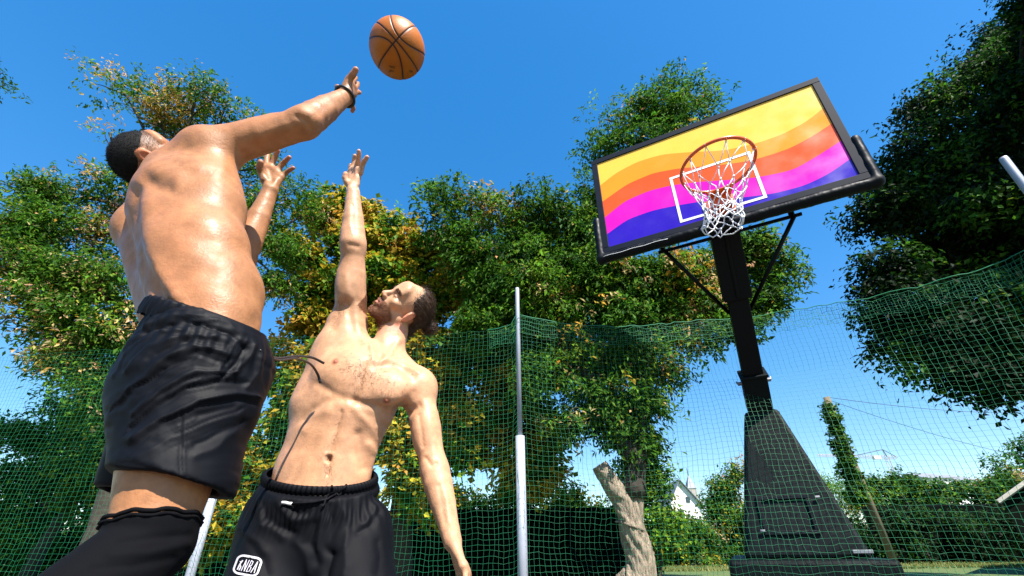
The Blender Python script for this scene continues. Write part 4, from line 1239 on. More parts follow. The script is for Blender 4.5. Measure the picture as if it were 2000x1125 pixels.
def make_setting():
    # ground
    def sheet(name, m, pts, z):
        me = bpy.data.meshes.new(name); me.from_pydata([(x, y, z) for x, y in pts], [], [tuple(range(len(pts)))]); me.materials.append(m)
        o = bpy.data.objects.new(name, me); COL.objects.link(o); o['kind'] = 'structure'; return o
    sheet('ground', M['ground'], [(-900, -900), (900, -900), (900, 900), (-900, 900)], -.004)
    sheet('court', M['court'], [(-7, -9), (4.4, -9), (4.4, 4.4), (-7, 4.4)], 0.0)
    # blades along the visible lawn
    n = 16000; x = rng.uniform(3, 26, n); y = rng.uniform(15.5, 19.2, n); h = rng.uniform(.04, .12, n)
    a = rng.uniform(0, math.pi, n); dx = np.cos(a) * .02; dy = np.sin(a) * .02; lx, ly = rng.normal(0, .03, n), rng.normal(0, .03, n)
    V = np.stack([np.stack([x - dx, y - dy, 0 * x], 1), np.stack([x + dx, y + dy, 0 * x], 1), np.stack([x + lx + dx * .2, y + ly, h], 1), np.stack([x + lx - dx * .2, y + ly, h], 1)], 1).reshape(-1, 3)
    o = link('grass', mesh_np('grass', V, np.arange(4 * n).reshape(-1, 4), [M['blade']], smooth=False)); tag(o, 'short sunlit lawn grass in front of the hedge', 'grass', kind='stuff')
    pole(.055, 3.47, 2.95, 1.52, .037, .0200, 'slim grey steel pole standing between the bearded man and the hoop')
    pole(-2.40, 3.60, 2.50, 1.30, .033, .021, 'slim grey steel pole beside the jumping man\'s knee sleeve')
    pole(3.50, 2.15, 3.14, 1.60, .041, .0235, 'slim grey steel pole leaning in at the right edge of the photo')
    make_net()
    # dark screens
    def screen(p0, p1, h, label, npost):
        p0, p1 = np.array([*p0, 0.]), np.array([*p1, 0.]); t = nz(p1 - p0); nrm = np.cross(t, [0, 0, 1.]); L = np.linalg.norm(p1 - p0)
        root = empty('dark_screen', p0); tag(root, label, 'fence')
        nx, nz_ = int(L / .15), 14; V = []
        for i in range(nx + 1):
            for j in range(nz_ + 1):
                w_ = .03 * math.sin(i * .9) * math.sin(j * .5) + random.gauss(0, .006)
                V.append(p0 + t * L * i / nx + nrm * w_ + np.array([0, 0, .02 + h * j / nz_ + (.02 * math.sin(i * .55) if j == nz_ else 0)]))
        Fq = [(i * (nz_ + 1) + j, (i + 1) * (nz_ + 1) + j, (i + 1) * (nz_ + 1) + j + 1, i * (nz_ + 1) + j + 1) for i in range(nx) for j in range(nz_)]
        link('cloth', mesh_np('cloth', np.array(V), np.array(Fq), [M['screen']]), root)
        for k in range(npost):
            q = p0 + t * L * (k + .5) / npost - nrm * .08
            mb = MB(); mb.tube([q, q + [0, 0, h + .05]], .035, 10); mb.build('post', M['steel_black'], root, smooth=True)
        mb = MB(); mb.box(p0 + t * L / 2 - nrm * .08 + [0, 0, h + .03], (L, .05, .05), [t, nrm, [0, 0, 1]]); mb.build('rail', M['steel_black'], root)
    screen((-9, 12.6), (3.3, 12.2), 1.62, 'low black green screen left of the leaning tree trunk', 6)  # near-black panel filling the strip left of the trunk
    screen((14.6, 19.4), (34, 18.2), 2.1, 'long black green windscreen fence at the right behind the hoop base', 8)
    # far white house with chapel spire
    def at(px, py, Y): return PY(px, py, Y)
    Y0 = 62.0
    root = empty('white_house', (at(1335, 1000, Y0)[0], Y0, 0)); tag(root, 'small white gabled house far beyond the hedge', 'house')
    cx0, cx1 = at(1306, 975, Y0)[0], at(1366, 975, Y0)[0]; ez = at(1330, 985, Y0)[2]; rz = at(1335, 938, Y0)[2]; mx = (cx0 + cx1) / 2 - .3
    mb = MB(); pf = [(cx0, 0), (cx1, 0), (cx1, ez), (mx, rz), (cx0, ez)]
    V = [(x_, Y0, z_) for x_, z_ in pf] + [(x_, Y0 + 8, z_) for x_, z_ in pf]
    mb.add(V, [(0, 1, 2, 3, 4), (9, 8, 7, 6, 5), (0, 5, 6, 1), (1, 6, 7, 2), (0, 4, 9, 5)]); mb.build('wall', M['plaster'], root)
    mb = MB()
    for sgn, xe_ in ((-1, cx0), (1, cx1)):
        A_ = np.array([mx, 0, rz + .12]); B_ = np.array([xe_ + sgn * .5, 0, ez + .12 - (rz - ez) / abs(mx - xe_) * .5])
        q = [A_ + [0, Y0 - .5, 0], B_ + [0, Y0 - .5, 0], B_ + [0, Y0 + 8.5, 0], A_ + [0, Y0 + 8.5, 0]]
        mb.add(q + [p_ - [0, 0, .1] for p_ in q], [(0, 1, 2, 3), (7, 6, 5, 4), (0, 4, 5, 1), (1, 5, 6, 2), (2, 6, 7, 3), (3, 7, 4, 0)])
    mb.build('roof', M['slate'], root)
    mb = MB(); mb.box(((cx0 + mx) / 2 + .5, Y0 - .06, ez * .8), (.7, .12, 1.1)); mb.build('window', M['glass'], root); mb = MB(); mb.box((mx + .8, Y0 - .06, ez + .6), (.5, .12, .7)); mb.build('window', M['glass'], root)
    Y1 = 90.0
    root = empty('chapel_tower', (at(1350, 960, Y1)[0], Y1, 0)); tag(root, 'slim pale chapel spire rising behind the white house', 'tower')
    c = at(1349, 955, Y1); top = at(1348, 927, Y1); w_ = abs(at(1357, 955, Y1)[0] - at(1341, 955, Y1)[0])
    mb = MB(); mb.box((c[0], Y1, c[2] / 2), (w_, w_, c[2])); mb.build('wall', M['stone'], root)
    mb = MB(); h_ = w_ / 2 + .1
    mb.add([(c[0] - h_, Y1 - h_, c[2] + .003), (c[0] + h_, Y1 - h_, c[2] + .003), (c[0] + h_, Y1 + h_, c[2] + .003), (c[0] - h_, Y1 + h_, c[2] + .003), (c[0], Y1, top[2])], [(0, 1, 4), (1, 2, 4), (2, 3, 4), (3, 0, 4), (3, 2, 1, 0)])
    sp_ = mb.build('spire', M['slate'], root); mb = MB(); mb.tube([(c[0], Y1, top[2] - .3), (c[0], Y1, top[2] + 1.2)], .08, 6); mb.build('finial', M['wire'], sp_)
    # far roofs
    Y2 = 80.0
    for pxa, pxb, pyt, pye, lab in ((1808, 1862, 921, 934, 'far house with a low red tiled roof above the dark fence'), (1852, 1905, 925, 938, 'far dark roofed house right of the red roofed one')):
        a_, b_ = at(pxa, pye, Y2), at(pxb, pye, Y2); rz = at(pxa, pyt, Y2)[2]
        root = empty('distant_house', ((a_[0] + b_[0]) / 2, Y2, 0)); tag(root, lab, 'house')
        mb = MB(); mb.box(((a_[0] + b_[0]) / 2, Y2 + 4, a_[2] / 2), (b_[0] - a_[0], 8, a_[2])); mb.build('wall', M['plaster'], root)
        x0, x1 = a_[0] - .3, b_[0] + .3; mb = MB()
        mb.add([(x0, Y2 - .4, a_[2] + .004), (x1, Y2 - .4, a_[2] + .004), (x1, Y2 + 8.4, a_[2] + .004), (x0, Y2 + 8.4, a_[2] + .004), (x0 + .8, Y2 + 4, rz + .3), (x1 - .8, Y2 + 4, rz + .3)],
               [(0, 1, 5, 4), (1, 2, 5), (2, 3, 4, 5), (3, 0, 4), (3, 2, 1, 0)]); mb.build('roof', M['rooftile'] if 'red' in lab.split('low')[-1] and 'dark' not in lab else M['slate'], root)
        Y2 += 6
    # crane
    Yc = 140.0; hub = at(1733, 893, Yc); tip = at(1596, 889, Yc); tail = at(1752, 893, Yc); pk = at(1724, 878, Yc)
    root = empty('tower_crane', (hub[0], Yc, 0)); tag(root, 'distant tower crane with a long pale jib above the bushes', 'crane')
    def lattice(p, q, w0, w1, n_, r_):
        p, q = np.array(p), np.array(q); t = nz(q - p); s1 = nz(np.cross(t, [0, 1, 0.01])); s2 = np.cross(t, s1); mb = MB()
        cor = lambda f_, k: p + (q - p) * f_ + (s1 * (1, -1, 0)[k] + s2 * (-.5, -.5, .8)[k]) * (w0 * (1 - f_) + w1 * f_)
        for k in range(3): mb.tube([cor(0, k), cor(1, k)], r_, 5)
        for i in range(n_):
            for k in range(3): mb.tube([cor(i / n_, k), cor((i + 1) / n_, (k + 1) % 3)], r_ * .7, 4)
        return mb
    lattice((hub[0] + 0, Yc, 0), hub, .7, .7, 16, .06).build('mast', M['crane'], root)
    lattice(hub, tip, .6, .3, 26, .045).build('jib', M['crane'], root)
    lattice(hub, tail, .5, .5, 5, .045).build('counter_jib', M['crane'], root)
    mb = MB(); mb.box(at(1712, 894, Yc), (2.0, 1.0, 1.0)); mb.build('cab', M['plaster'], root)
    mb = MB(); mb.tube([hub, pk], .14, 5); mb.tube([pk, (hub + tip) / 2], .10, 4); mb.tube([pk, tail], .10, 4); mb.build('tie_bar', M['wire'], root)
    # shed roof in the lower right corner
    Ys = 11.5; a_, b_ = at(1946, 975, Ys), at(2040, 908, Ys)
    root = empty('shed', (b_[0], Ys, 0)); tag(root, 'dark shed with a white edged sloping roof in the lower right corner', 'shed')
    t = nz(b_ - a_); up_ = nz(np.cross([0, -1, 0], t)) * -1
    if up_[2] < 0: up_ = -up_
    ridge = a_ + t * 3.2; mb = MB()
    dv = nz([a_[0] + .9, a_[1], 0]) * 5
    q = [a_, ridge, ridge + dv, a_ + dv]; mb.add([p_ - up_ * .02 for p_ in q] + [p_ - up_ * .10 for p_ in q], [(0, 1, 2, 3), (7, 6, 5, 4), (0, 4, 5, 1), (1, 5, 6, 2), (2, 6, 7, 3), (3, 7, 4, 0)])
    q = [ridge, ridge + [3.0, 0, -2.2], ridge + dv + [3, 0, -2.2], ridge + dv]; mb.add([p_ - up_ * .02 for p_ in q] + [p_ - np.array([0, 0, .10]) for p_ in q], [(0, 1, 2, 3), (7, 6, 5, 4), (0, 4, 5, 1), (1, 5, 6, 2), (2, 6, 7, 3), (3, 7, 4, 0)])
    rf = mb.build('roof', M['slate'], root)
    mb = MB(); mb.box((a_ + ridge) / 2 + [0, -.03, 0] - up_ * .04, (np.linalg.norm(ridge - a_) + .1, .04, .07), [t, [0, 1, 0], up_]); mb.build('bargeboard', M['stone'], rf)
    mb = MB(); mb.add([(a_[0] + .4, Ys + .25, 0), (ridge[0] + 2.6, Ys + .25, 0), (ridge[0] + 2.6, Ys + .25, ridge[2] - 2.3), (ridge[0], Ys + .25, ridge[2] - .18), (a_[0] + .4, Ys + .25, a_[2] + .1)], [(0, 1, 2, 3, 4)])
    w4 = np.array([a_[0] + .4, Ys + .25, 0]); mb.add([w4, w4 + dv * .9, w4 + dv * .9 + [0, 0, a_[2] + .1], w4 + [0, 0, a_[2] + .1]], [(3, 2, 1, 0)]); mb.build('wall', M['screen'], root)
    # telegraph pole wires
    tp = at(1617, 776, 15.0)
    for k, (px, py) in enumerate(((2100, 800), (2100, 905))):
        e_ = at(px, py, 24.0); mb = MB()
        mb.tube([tp * (1 - s_) + e_ * s_ - np.array([0, 0, 1.2 * s_ * (1 - s_) * 4 * .3]) - [0, 0, .1 * k] for s_ in np.linspace(0, 1, 14)], .010, 4)
        o = mb.build('overhead_wire', M['wire']); tag(o, ('thin upper wire' if k == 0 else 'thin lower wire') + ' running right from the top of the ivy clad pole', 'wire', 'wires from the ivy clad pole')
# ------------------------------------------------------------------ trees
def leafmat(name, trans=.42, rough=.45):
    return mat(name, vcol=True, rough=.6, spec=.15, trans=trans)
M['leaf'] = leafmat('leaf'); M['bark'] = mat('fissured bark', (.33, .26, .19), rough=.9, col2=(.10, .075, .055), nscale=9, bump=1.0, bscale=9, bdist=.06, stretch=(3, 3, .5))
M['bark_dark_shade'] = mat('dark bark with crown shade', (.035, .026, .019), rough=.9, noise=.4, nscale=9, bump=.8, bscale=12, bdist=.03)  # deepened so the robinia's upper limbs carry leaf shade in their colour

def foliage(name, blobs, n_spray, per, size, cols, w, parent, twig=.35, thick=.10, gap=.0, gs=1.1, seed=1, droop=.2, aspect=.5, depthf=1.0, puff=.42, flat=.30):
    """leaf sprays spread through lumpy volumes; every leaf a small folded blade"""
    g = np.random.default_rng(seed)
    vol = np.array([b[3] * b[4] for b in blobs], float); cnt = g.multinomial(n_spray, vol / vol.sum())
    C0, DIR, OUT = [], [], []
    for (px, py, Y, rx, ry), m in zip([b[:5] for b in blobs], cnt):
        c = PY(px, py, Y); d = project(c[None])[2][0]; R3 = np.array([rx * d / FPX, max(rx, ry) * .85 * depthf * d / FPX, ry * d / FPX])
        pr = puff * d / 9.0
        nvol = max(3, int(1.15 * (R3[0] * R3[2]) / pr ** 2 * 2.2)) if pr < R3.min() * 1.4 else 3
        v = g.normal(0, 1, (nvol * 2, 3)); v /= np.linalg.norm(v, axis=1)[:, None]
        rad = g.uniform(.15, 1, nvol * 2) ** .5
        pc = c + v * rad[:, None] * np.maximum(R3 - pr * .45, .1 * R3)
        dn = vnoise(pc * gs, seed) + .5 * vnoise(pc * gs * 2.3, seed + 1)
        pc = pc[np.argsort(-dn)][:max(2, int(nvol * (1 - .6 * max(gap, 0))))]
        pr_ = pr * g.uniform(.6, 1.3, len(pc))
        i = g.integers(0, len(pc), m)
        w_ = g.normal(0, 1, (m, 3)); w_ /= np.linalg.norm(w_, axis=1)[:, None]; w_[:, 2] = np.where(g.uniform(size=m) < .35, np.abs(w_[:, 2]), w_[:, 2])
        q = pc[i] + w_ * (pr_[i] * g.uniform(.35, 1.0, m) ** .6)[:, None] * np.array([1.1, 1.1, .75])
        C0.append(q); OUT.append(w_)
        o = w_ * np.array([1, 1, .45]) + g.normal(0, .40, w_.shape); o[:, 2] -= droop; DIR.append(o / np.linalg.norm(o, axis=1)[:, None])
    C0 = np.concatenate(C0); DIR = np.concatenate(DIR); OUT = np.concatenate(OUT); K = len(C0)
    tw = twig * g.uniform(.5, 1.3, (K, 1, 1))
    s = g.uniform(-.5, .8, (K, per, 1)); off = g.normal(0, thick, (K, per, 3))
    cc = C0[:, None] + DIR[:, None] * s * tw + off * (1 - .4 * s); cc[..., 2] -= (s[..., 0] ** 2) * tw[..., 0] * .25
    cc = cc.reshape(-1, 3); n = len(cc); sz = size * g.uniform(.55, 1.35, n)
    ax = np.repeat(DIR, per, 0) * .7 + g.normal(0, .55, (n, 3)); ax[:, 2] -= droop; ax /= np.linalg.norm(ax, axis=1)[:, None]
    nr = g.normal(0, flat, (n, 3)) + np.repeat(OUT, per, 0) * .55 + [0, -.12, .75]; sd = np.cross(ax, nr); sd /= np.linalg.norm(sd, axis=1)[:, None]; nn = np.cross(sd, ax)
    L = sz[:, None]; Wd = L * aspect * g.uniform(.7, 1.2, (n, 1))
    V = np.stack([cc - ax * L * .5, cc + sd * Wd * .5 + nn * L * .10, cc + ax * L * .5 - nn * L * .08, cc - sd * Wd * .5 + nn * L * .10], 1).reshape(-1, 3)
    cols = np.array(cols); w = np.array(w, float); w /= w.sum()
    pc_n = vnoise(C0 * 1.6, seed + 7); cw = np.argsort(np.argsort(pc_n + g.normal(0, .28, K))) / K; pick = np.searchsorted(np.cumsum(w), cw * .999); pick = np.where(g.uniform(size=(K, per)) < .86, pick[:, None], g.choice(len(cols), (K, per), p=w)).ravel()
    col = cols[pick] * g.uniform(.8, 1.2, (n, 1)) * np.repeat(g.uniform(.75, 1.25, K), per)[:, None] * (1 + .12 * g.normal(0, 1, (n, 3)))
    col = np.clip(np.repeat(col, 4, 0), .003, 1)
    return link(name, mesh_np(name, V, np.arange(4 * n).reshape(-1, 4), [M['leaf']], smooth=False, colors=col), parent)

def wobble(pts, k, a, g):
    q = smooth_poly(pts, k); return [p + g.normal(0, a, 3) * (0 < i < len(q) - 1) for i, p in enumerate(q)]

def limbs(name, paths, m, parent, seed=1, n=9, rough=.0):
    g = np.random.default_rng(seed); mb = MB()
    for pts, r0, r1 in paths:
        k = 14 if rough else 5
        q = wobble(pts, k, r0 * (.10 if not rough else .006), g); rr = np.linspace(r0, r1, len(q)) * (g.uniform(.93, 1.07, len(q)) if not rough else 1)
        if rough:
            t = np.linspace(0, 1, len(q)); rr = rr * (1 + .45 * np.exp(-t * 9))
        mb.tube(q, rr, n)
        if rough:                                    # deep vertical furrows, burls and buttress roots
            V = mb.v[-1]; Q = np.array(q)
            for i in range(len(q)):
                w = V[i * n:(i + 1) * n] - Q[i]; L = np.linalg.norm(w, axis=1)[:, None]; u = w / L
                s_ = np.full((n, 1), i * .055)
                tw = s_ * 1.2; c_, s2 = np.cos(tw), np.sin(tw)
                uu = np.concatenate([u[:, :1] * c_ - u[:, 1:2] * s2, u[:, :1] * s2 + u[:, 1:2] * c_], 1)
                rd = 1 - np.abs(vnoise(np.concatenate([uu * 4.5, s_ * 1.6], 1), 5)) * 2
                fine = vnoise(np.concatenate([uu * 12, s_ * 5], 1), 6)
                big = vnoise(np.concatenate([uu * 1.2, s_ * 1.5], 1), 8)
                V[i * n:(i + 1) * n] = Q[i] + w * (1 + rough * rd + .04 * fine + .12 * big)[:, None]
    o = mb.build(name, m, parent, smooth=True); return o

def auto_limbs(base, blobs, fork, r, seed):
    """boughs from the fork to every lump of the crown with side twigs"""
    g = np.random.default_rng(seed); out = [([base, base * .5 + fork * .5 + g.normal(0, .05, 3), fork], r, r * .7)]
    B = [PY(*b[:3]) for b in blobs]
    order = sorted(range(len(B)), key=lambda i: math.atan2(B[i][0] - fork[0], B[i][2] - fork[2] + 1e-6))
    nh = max(1, min(5, len(B) // 4)); hubs = [order[int((k + .5) * len(B) / nh)] for k in range(nh)]; hp = []
    for h in hubs:                                        # main boughs
        e = fork * .42 + B[h] * .58 + g.normal(0, .15, 3); m1 = fork * .6 + e * .4 + g.normal(0, .14, 3) + np.array([0, 0, .10]) * np.linalg.norm(e - fork)
        out.append(([fork - np.array([0, 0, r * .5]), m1, e], r * .55, r * .22)); hp.append((m1, e))
    for i, b in enumerate(blobs):
        c = B[i]; k = int(np.argmin([np.linalg.norm(c - e) for _, e in hp])); m1, e = hp[k]; t = g.uniform(.3, 1); s0 = m1 * (1 - t) + e * t
        mid = s0 * .45 + c * .55 + np.array([0, 0, .10]) * np.linalg.norm(c - s0) + g.normal(0, .10, 3)
        out.append(([s0, mid, c], r * .20, r * .05))
        d = project(c[None])[2][0]; rx = b[3] * d / FPX
        for _ in range(5):
            t = g.uniform(.35, 1); s0 = mid * (1 - t) + c * t; e2 = c + g.normal(0, .34, 3) * rx; out.append(([s0, (s0 + e2) / 2 + g.normal(0, .06, 3), e2], r * .08, r * .02))
    return out

G_ = dict(green=(.060, .150, .012), deep=(.026, .080, .009), fresh=(.13, .24, .018), yellow=(.33, .27, .018), gold=(.42, .27, .035), tan=(.48, .34, .16), dark=(.006, .019, .004), blue=(.030, .095, .030))  # dark: green deepened to hold the right-hand tree's self-shade
def cl(*n): return [G_[k] for k in n]

def tree(name, label, group, blobs, base, fork, r, leaf, seed, bark='bark_dark_shade', extra=None):
    root = empty(name, base); tag(root, label, 'tree', group)
    base = np.array(base, float); fork = np.array(fork, float)
    if extra: paths = extra
    else: paths = auto_limbs(base, blobs, fork, r, seed)
    if extra:
        limbs('trunk', paths[:2], M[bark], root, seed, n=56, rough=.13); limbs('limb', paths[2:], M['bark_dark_shade'], root, seed)  # upper limbs get a darker bark with the crown's shade in its colour
    else:
        limbs('trunk', paths, M[bark], root, seed)
    foliage('crown', blobs, parent=root, seed=seed, **leaf)
    return root

def make_trees():
    TG = 'trees behind the green net'
    # feathery tree on the left
    Y = 8.0
    b1 = [(70, 400, Y, 100, 42), (30, 470, Y, 75, 75), (140, 455, Y, 90, 60), (110, 545, Y, 120, 60), (50, 600, Y - .3, 95, 30), (200, 560, Y, 80, 90), (60, 650, Y, 70, 24), (140, 640, Y, 110, 46),
          (235, 640, Y, 60, 80), (165, 745, Y, 60, 34), (205, 780, Y, 50, 50), (90, 705, Y, 55, 22), (180, 710, Y, 80, 45), (240, 175, Y - .5, 60, 18), (300, 200, Y - .5, 90, 32), (380, 205, Y - .4, 70, 34), (440, 225, Y - .3, 55, 22), (330, 250, Y, 80, 30), (215, 268, Y - .3, 26, 8),
          (430, 330, Y + .5, 60, 40), (500, 330, Y + .5, 40, 50), (560, 380, Y + .5, 50, 30), (490, 420, Y + .5, 60, 60), (545, 470, Y + .5, 50, 60), (600, 420, Y + .8, 30, 20), (560, 560, Y + .8, 45, 50), (300, 400, Y + .5, 120, 90)]
    fork = PY(330, 620, Y + .4)
    tree('robinia_tree', 'feathery tree with yellow seed pods spreading behind the jumping man', TG, b1, (fork[0] + .3, Y + .5, 0), fork, .26,
         dict(n_spray=4800, per=15, size=.112, puff=.46, cols=cl('green', 'deep', 'fresh', 'tan', 'gold'), w=(4, 2.2, 2.4, 1.4, .8), twig=.50, thick=.075, gap=-.02, gs=1.5, droop=.25, aspect=.42), 11)
    # lime tree in the middle
    Y = 10.5
    b2 = [(650, 425, Y, 42, 50), (730, 440, Y, 55, 42), (690, 500, Y, 75, 50), (785, 505, Y, 60, 45), (850, 510, Y, 45, 35), (900, 540, Y, 60, 55), (640, 560, Y, 80, 70), (750, 580, Y, 100, 80), (860, 600, Y, 90, 70), (950, 600, Y + .3, 50, 60),
          (600, 640, Y, 70, 70), (570, 720, Y, 60, 80), (700, 700, Y, 110, 90), (830, 700, Y, 100, 80), (940, 720, Y + .3, 70, 90), (890, 800, Y, 90, 80), (980, 820, Y + .3, 60, 70), (800, 830, Y, 80, 80), (920, 900, Y, 80, 70), (1000, 920, Y + .4, 60, 50),
          (560, 830, Y, 60, 90), (500, 900, Y, 70, 90), (430, 960, Y, 70, 90), (480, 1040, Y, 80, 80), (830, 950, Y, 90, 70), (540, 960, Y, 60, 80), (1010, 740, Y + .6, 60, 80), (1050, 860, Y + .8, 60, 80), (1090, 700, Y + .8, 50, 60), (1060, 950, Y + .8, 50, 50), (640, 760, Y, 80, 80), (815, 490, Y, 45, 40), (870, 500, Y, 45, 40), (930, 560, Y, 60, 50), (980, 610, Y, 60, 50), (770, 450, Y, 30, 35), (690, 430, Y, 50, 40), (600, 500, Y, 45, 60), (620, 440, Y, 30, 40)]
    fork = PY(800, 900, Y + .5)
    tree('lime_tree', 'broad lime tree with yellow green leaves behind the bearded man', TG, b2, (fork[0], Y + .6, 0), fork, .30,
         dict(n_spray=8600, per=15, size=.165, puff=.50, cols=cl('deep', 'green', 'fresh', 'yellow', 'gold'), w=(1.2, 2.4, 2.2, 5, 2.2), twig=.34, thick=.10, gap=.02, gs=1.5, droop=.15, aspect=.72), 22)
    # dark robinia with the broken stub, behind the hoop
    Y = 9.0
    b3 = [(860, 385, Y, 40, 24), (850, 425, Y, 30, 16), (920, 410, Y, 50, 34), (985, 430, Y, 40, 40), (1050, 420, Y, 50, 50), (1090, 440, Y, 40, 50), (1000, 490, Y, 80, 55), (1080, 510, Y, 70, 60), (1130, 500, Y, 50, 60), (1060, 580, Y, 110, 50), (960, 560, Y, 50, 50),
          (1340, 180, Y, 40, 34), (1290, 185, Y, 24, 40), (1250, 225, Y, 50, 30), (1200, 240, Y, 28, 16), (1300, 240, Y, 80, 40), (1370, 215, Y, 26, 40), (1250, 280, Y, 50, 30), (1180, 300, Y, 40, 30), (1170, 400, Y, 40, 60), (1300, 350, Y + .5, 120, 90),
          (1190, 560, Y, 90, 60), (1280, 560, Y, 100, 60), (1370, 540, Y, 80, 60), (1400, 590, Y, 80, 50), (1470, 500, Y, 70, 50), (1500, 530, Y, 55, 36), (1525, 540, Y, 34, 18), (1480, 590, Y, 50, 40), (1440, 640, Y, 40, 26),
          (1210, 640, Y, 110, 50), (1330, 640, Y, 80, 34), (1370, 660, Y, 28, 36), (1260, 700, Y, 60, 40), (1290, 740, Y, 30, 36), (1160, 700, Y, 90, 50), (1260, 790, Y, 40, 40), (1180, 790, Y, 80, 60), (1240, 860, Y, 40, 40), (1120, 835, Y, 45, 30), (1080, 660, Y, 60, 40), (1060, 740, Y, 40, 60), (900, 470, Y, 55, 40), (940, 500, Y, 60, 50), (1000, 560, Y, 70, 60), (1110, 600, Y, 80, 50), (1150, 560, Y, 70, 60), (1040, 640, Y, 70, 50), (960, 640, Y, 60, 50), (1150, 640, Y, 80, 40), (1120, 460, Y, 40, 50), (1230, 600, Y, 80, 60), (1330, 590, Y, 80, 50)]
    A = lambda px, py, dy=0: PY(px, py, Y + dy)
    tb = A(1238, 1112); tb[2] = 0
    ext = [([tb, A(1252, 1100), A(1236, 1040), A(1220, 985), A(1194, 945), A(1170, 908)],   .27, .145), ([A(1232, 1030), A(1240, 985), A(1240, 955)], .19, .14), ([A(1238, 970), A(1244, 880), A(1252, 760), A(1275, 660), A(1290, 560)], .22, .11),
           ([A(1240, 900), A(1190, 810), A(1140, 720), A(1085, 650)], .24, .09), ([A(1180, 800), A(1170, 700), A(1200, 560)], .14, .06), ([A(1275, 660), A(1360, 580), A(1470, 530)], .11, .03), ([A(1290, 560), A(1300, 400), A(1320, 200)], .12, .02),
           ([A(1140, 720), A(1080, 560), A(1030, 440)], .11, .02), ([A(1085, 650), A(980, 540), A(880, 400)], .08, .015), ([A(1300, 400), A(1230, 290), A(1190, 240)], .05, .012), ([A(1275, 660), A(1340, 640), A(1375, 690)], .05, .012)]
    for i, b in enumerate(b3):
        c = PY(*b[:3]); g = np.random.default_rng(i)
        for _ in range(2): ext.append(([c + g.normal(0, .25, 3), c + g.normal(0, .1, 3), c + g.normal(0, .3, 3)], .022, .006))
    root = tree('robinia_tree', 'tall dark robinia with a pale leaning trunk and broken stub behind the hoop', TG, b3, tb, A(1220, 880), .4,
         dict(n_spray=10500, per=15, size=.138, puff=.50, cols=cl('green', 'deep', 'fresh', 'tan', 'gold'), w=(5, 4, 2.4, .35, .3), twig=.42, thick=.085, gap=-.05, gs=1.6, droop=.3, aspect=.42), 33, bark='bark', extra=ext)
    # tree leaning in from the right, its self-shade put into dark leaf colours
    Y = 5.6
    b4 = [(1985, 60, Y, 50, 60), (1935, 120, Y, 50, 40), (1890, 110, Y, 26, 20), (1870, 190, Y, 60, 50), (1800, 230, Y, 45, 45), (1780, 290, Y, 60, 40), (1760, 350, Y, 70, 50), (1720, 420, Y, 50, 30), (1760, 420, Y, 70, 50), (1860, 330, Y, 110, 110), (1960, 230, Y, 110, 130), (1850, 480, Y, 120, 90),
          (1760, 520, Y, 70, 60), (1740, 590, Y, 50, 45), (1790, 620, Y, 60, 50), (1770, 670, Y, 45, 30), (1850, 640, Y, 80, 80), (1960, 450, Y, 120, 140), (1950, 640, Y, 110, 110), (1830, 720, Y, 40, 26), (1900, 740, Y, 60, 40), (1970, 765, Y, 70, 30), (2080, 300, Y, 120, 250), (2080, 600, Y, 120, 160), (2150, 0, Y - .3, 180, 160), (2060, -60, Y - .3, 90, 70), (2090, -230, 2.7, 130, 110), (2130, -60, 3.4, 150, 120), (2220, -260, 2.6, 200, 180), (2110, 150, 3.9, 90, 120), (2090, 380, 4.5, 90, 120)]  # last lumps, beyond the frame, are added to shade the visible crown
    fork = PY(2100, 760, Y + .3)
    tree('plane_tree', 'big tree leaning in from the right edge, self-shade coloured into its leaves', TG, b4, (fork[0] + .5, Y + .5, 0), fork, .25,
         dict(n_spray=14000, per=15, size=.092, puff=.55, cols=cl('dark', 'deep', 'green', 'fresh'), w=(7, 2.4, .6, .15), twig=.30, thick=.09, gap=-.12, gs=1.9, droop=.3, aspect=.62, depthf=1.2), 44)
    # dark green tree low on the left
    Y = 11.5
    b5 = [(20, 860, Y, 90, 50), (100, 850, Y, 80, 40), (60, 920, Y, 110, 60), (170, 820, Y, 70, 60), (200, 900, Y, 60, 80), (30, 990, Y, 60, 50), (180, 980, Y, 50, 40), (0, 1060, Y, 60, 50), (190, 760, Y, 60, 40), (150, 800, Y, 50, 40), (215, 850, Y, 50, 60), (140, 930, Y, 80, 50), (10, 1020, Y, 50, 40)]
    fork = PY(140, 990, Y)
    tree('dark_maple', 'dark green tree low at the left edge behind the net', TG, b5, (fork[0] - .4, Y, 0), fork, .16,
         dict(n_spray=1900, per=14, size=.12, cols=cl('green', 'deep', 'fresh', 'yellow'), w=(4, 4, 1.5, .3), twig=.34, thick=.11, gap=-.12, gs=1.4, droop=.2, aspect=.6), 55)
    # sapling green shoots beside the trunk
    b6 = [(1250, 900, 9.4, 45, 40), (1225, 950, 9.4, 40, 40), (1262, 950, 9.4, 36, 42), (1285, 1020, 9.4, 36, 40), (1270, 1060, 9.4, 40, 40), (1280, 915, 9.4, 22, 34), (1315, 1060, 9.6, 26, 28)]
    tree('elder_bush', 'bright green bush growing right of the pale trunk', 'bushes along the lawn', b6, (PY(1280, 1100, 9.4)[0], 9.4, 0), PY(1280, 1000, 9.4), .06,
         dict(n_spray=560, per=14, size=.10, puff=.25, cols=cl('fresh', 'green', 'deep', 'yellow'), w=(4, 3, 1, .6), twig=.28, thick=.09, gap=-.1, gs=2, aspect=.55), 66)
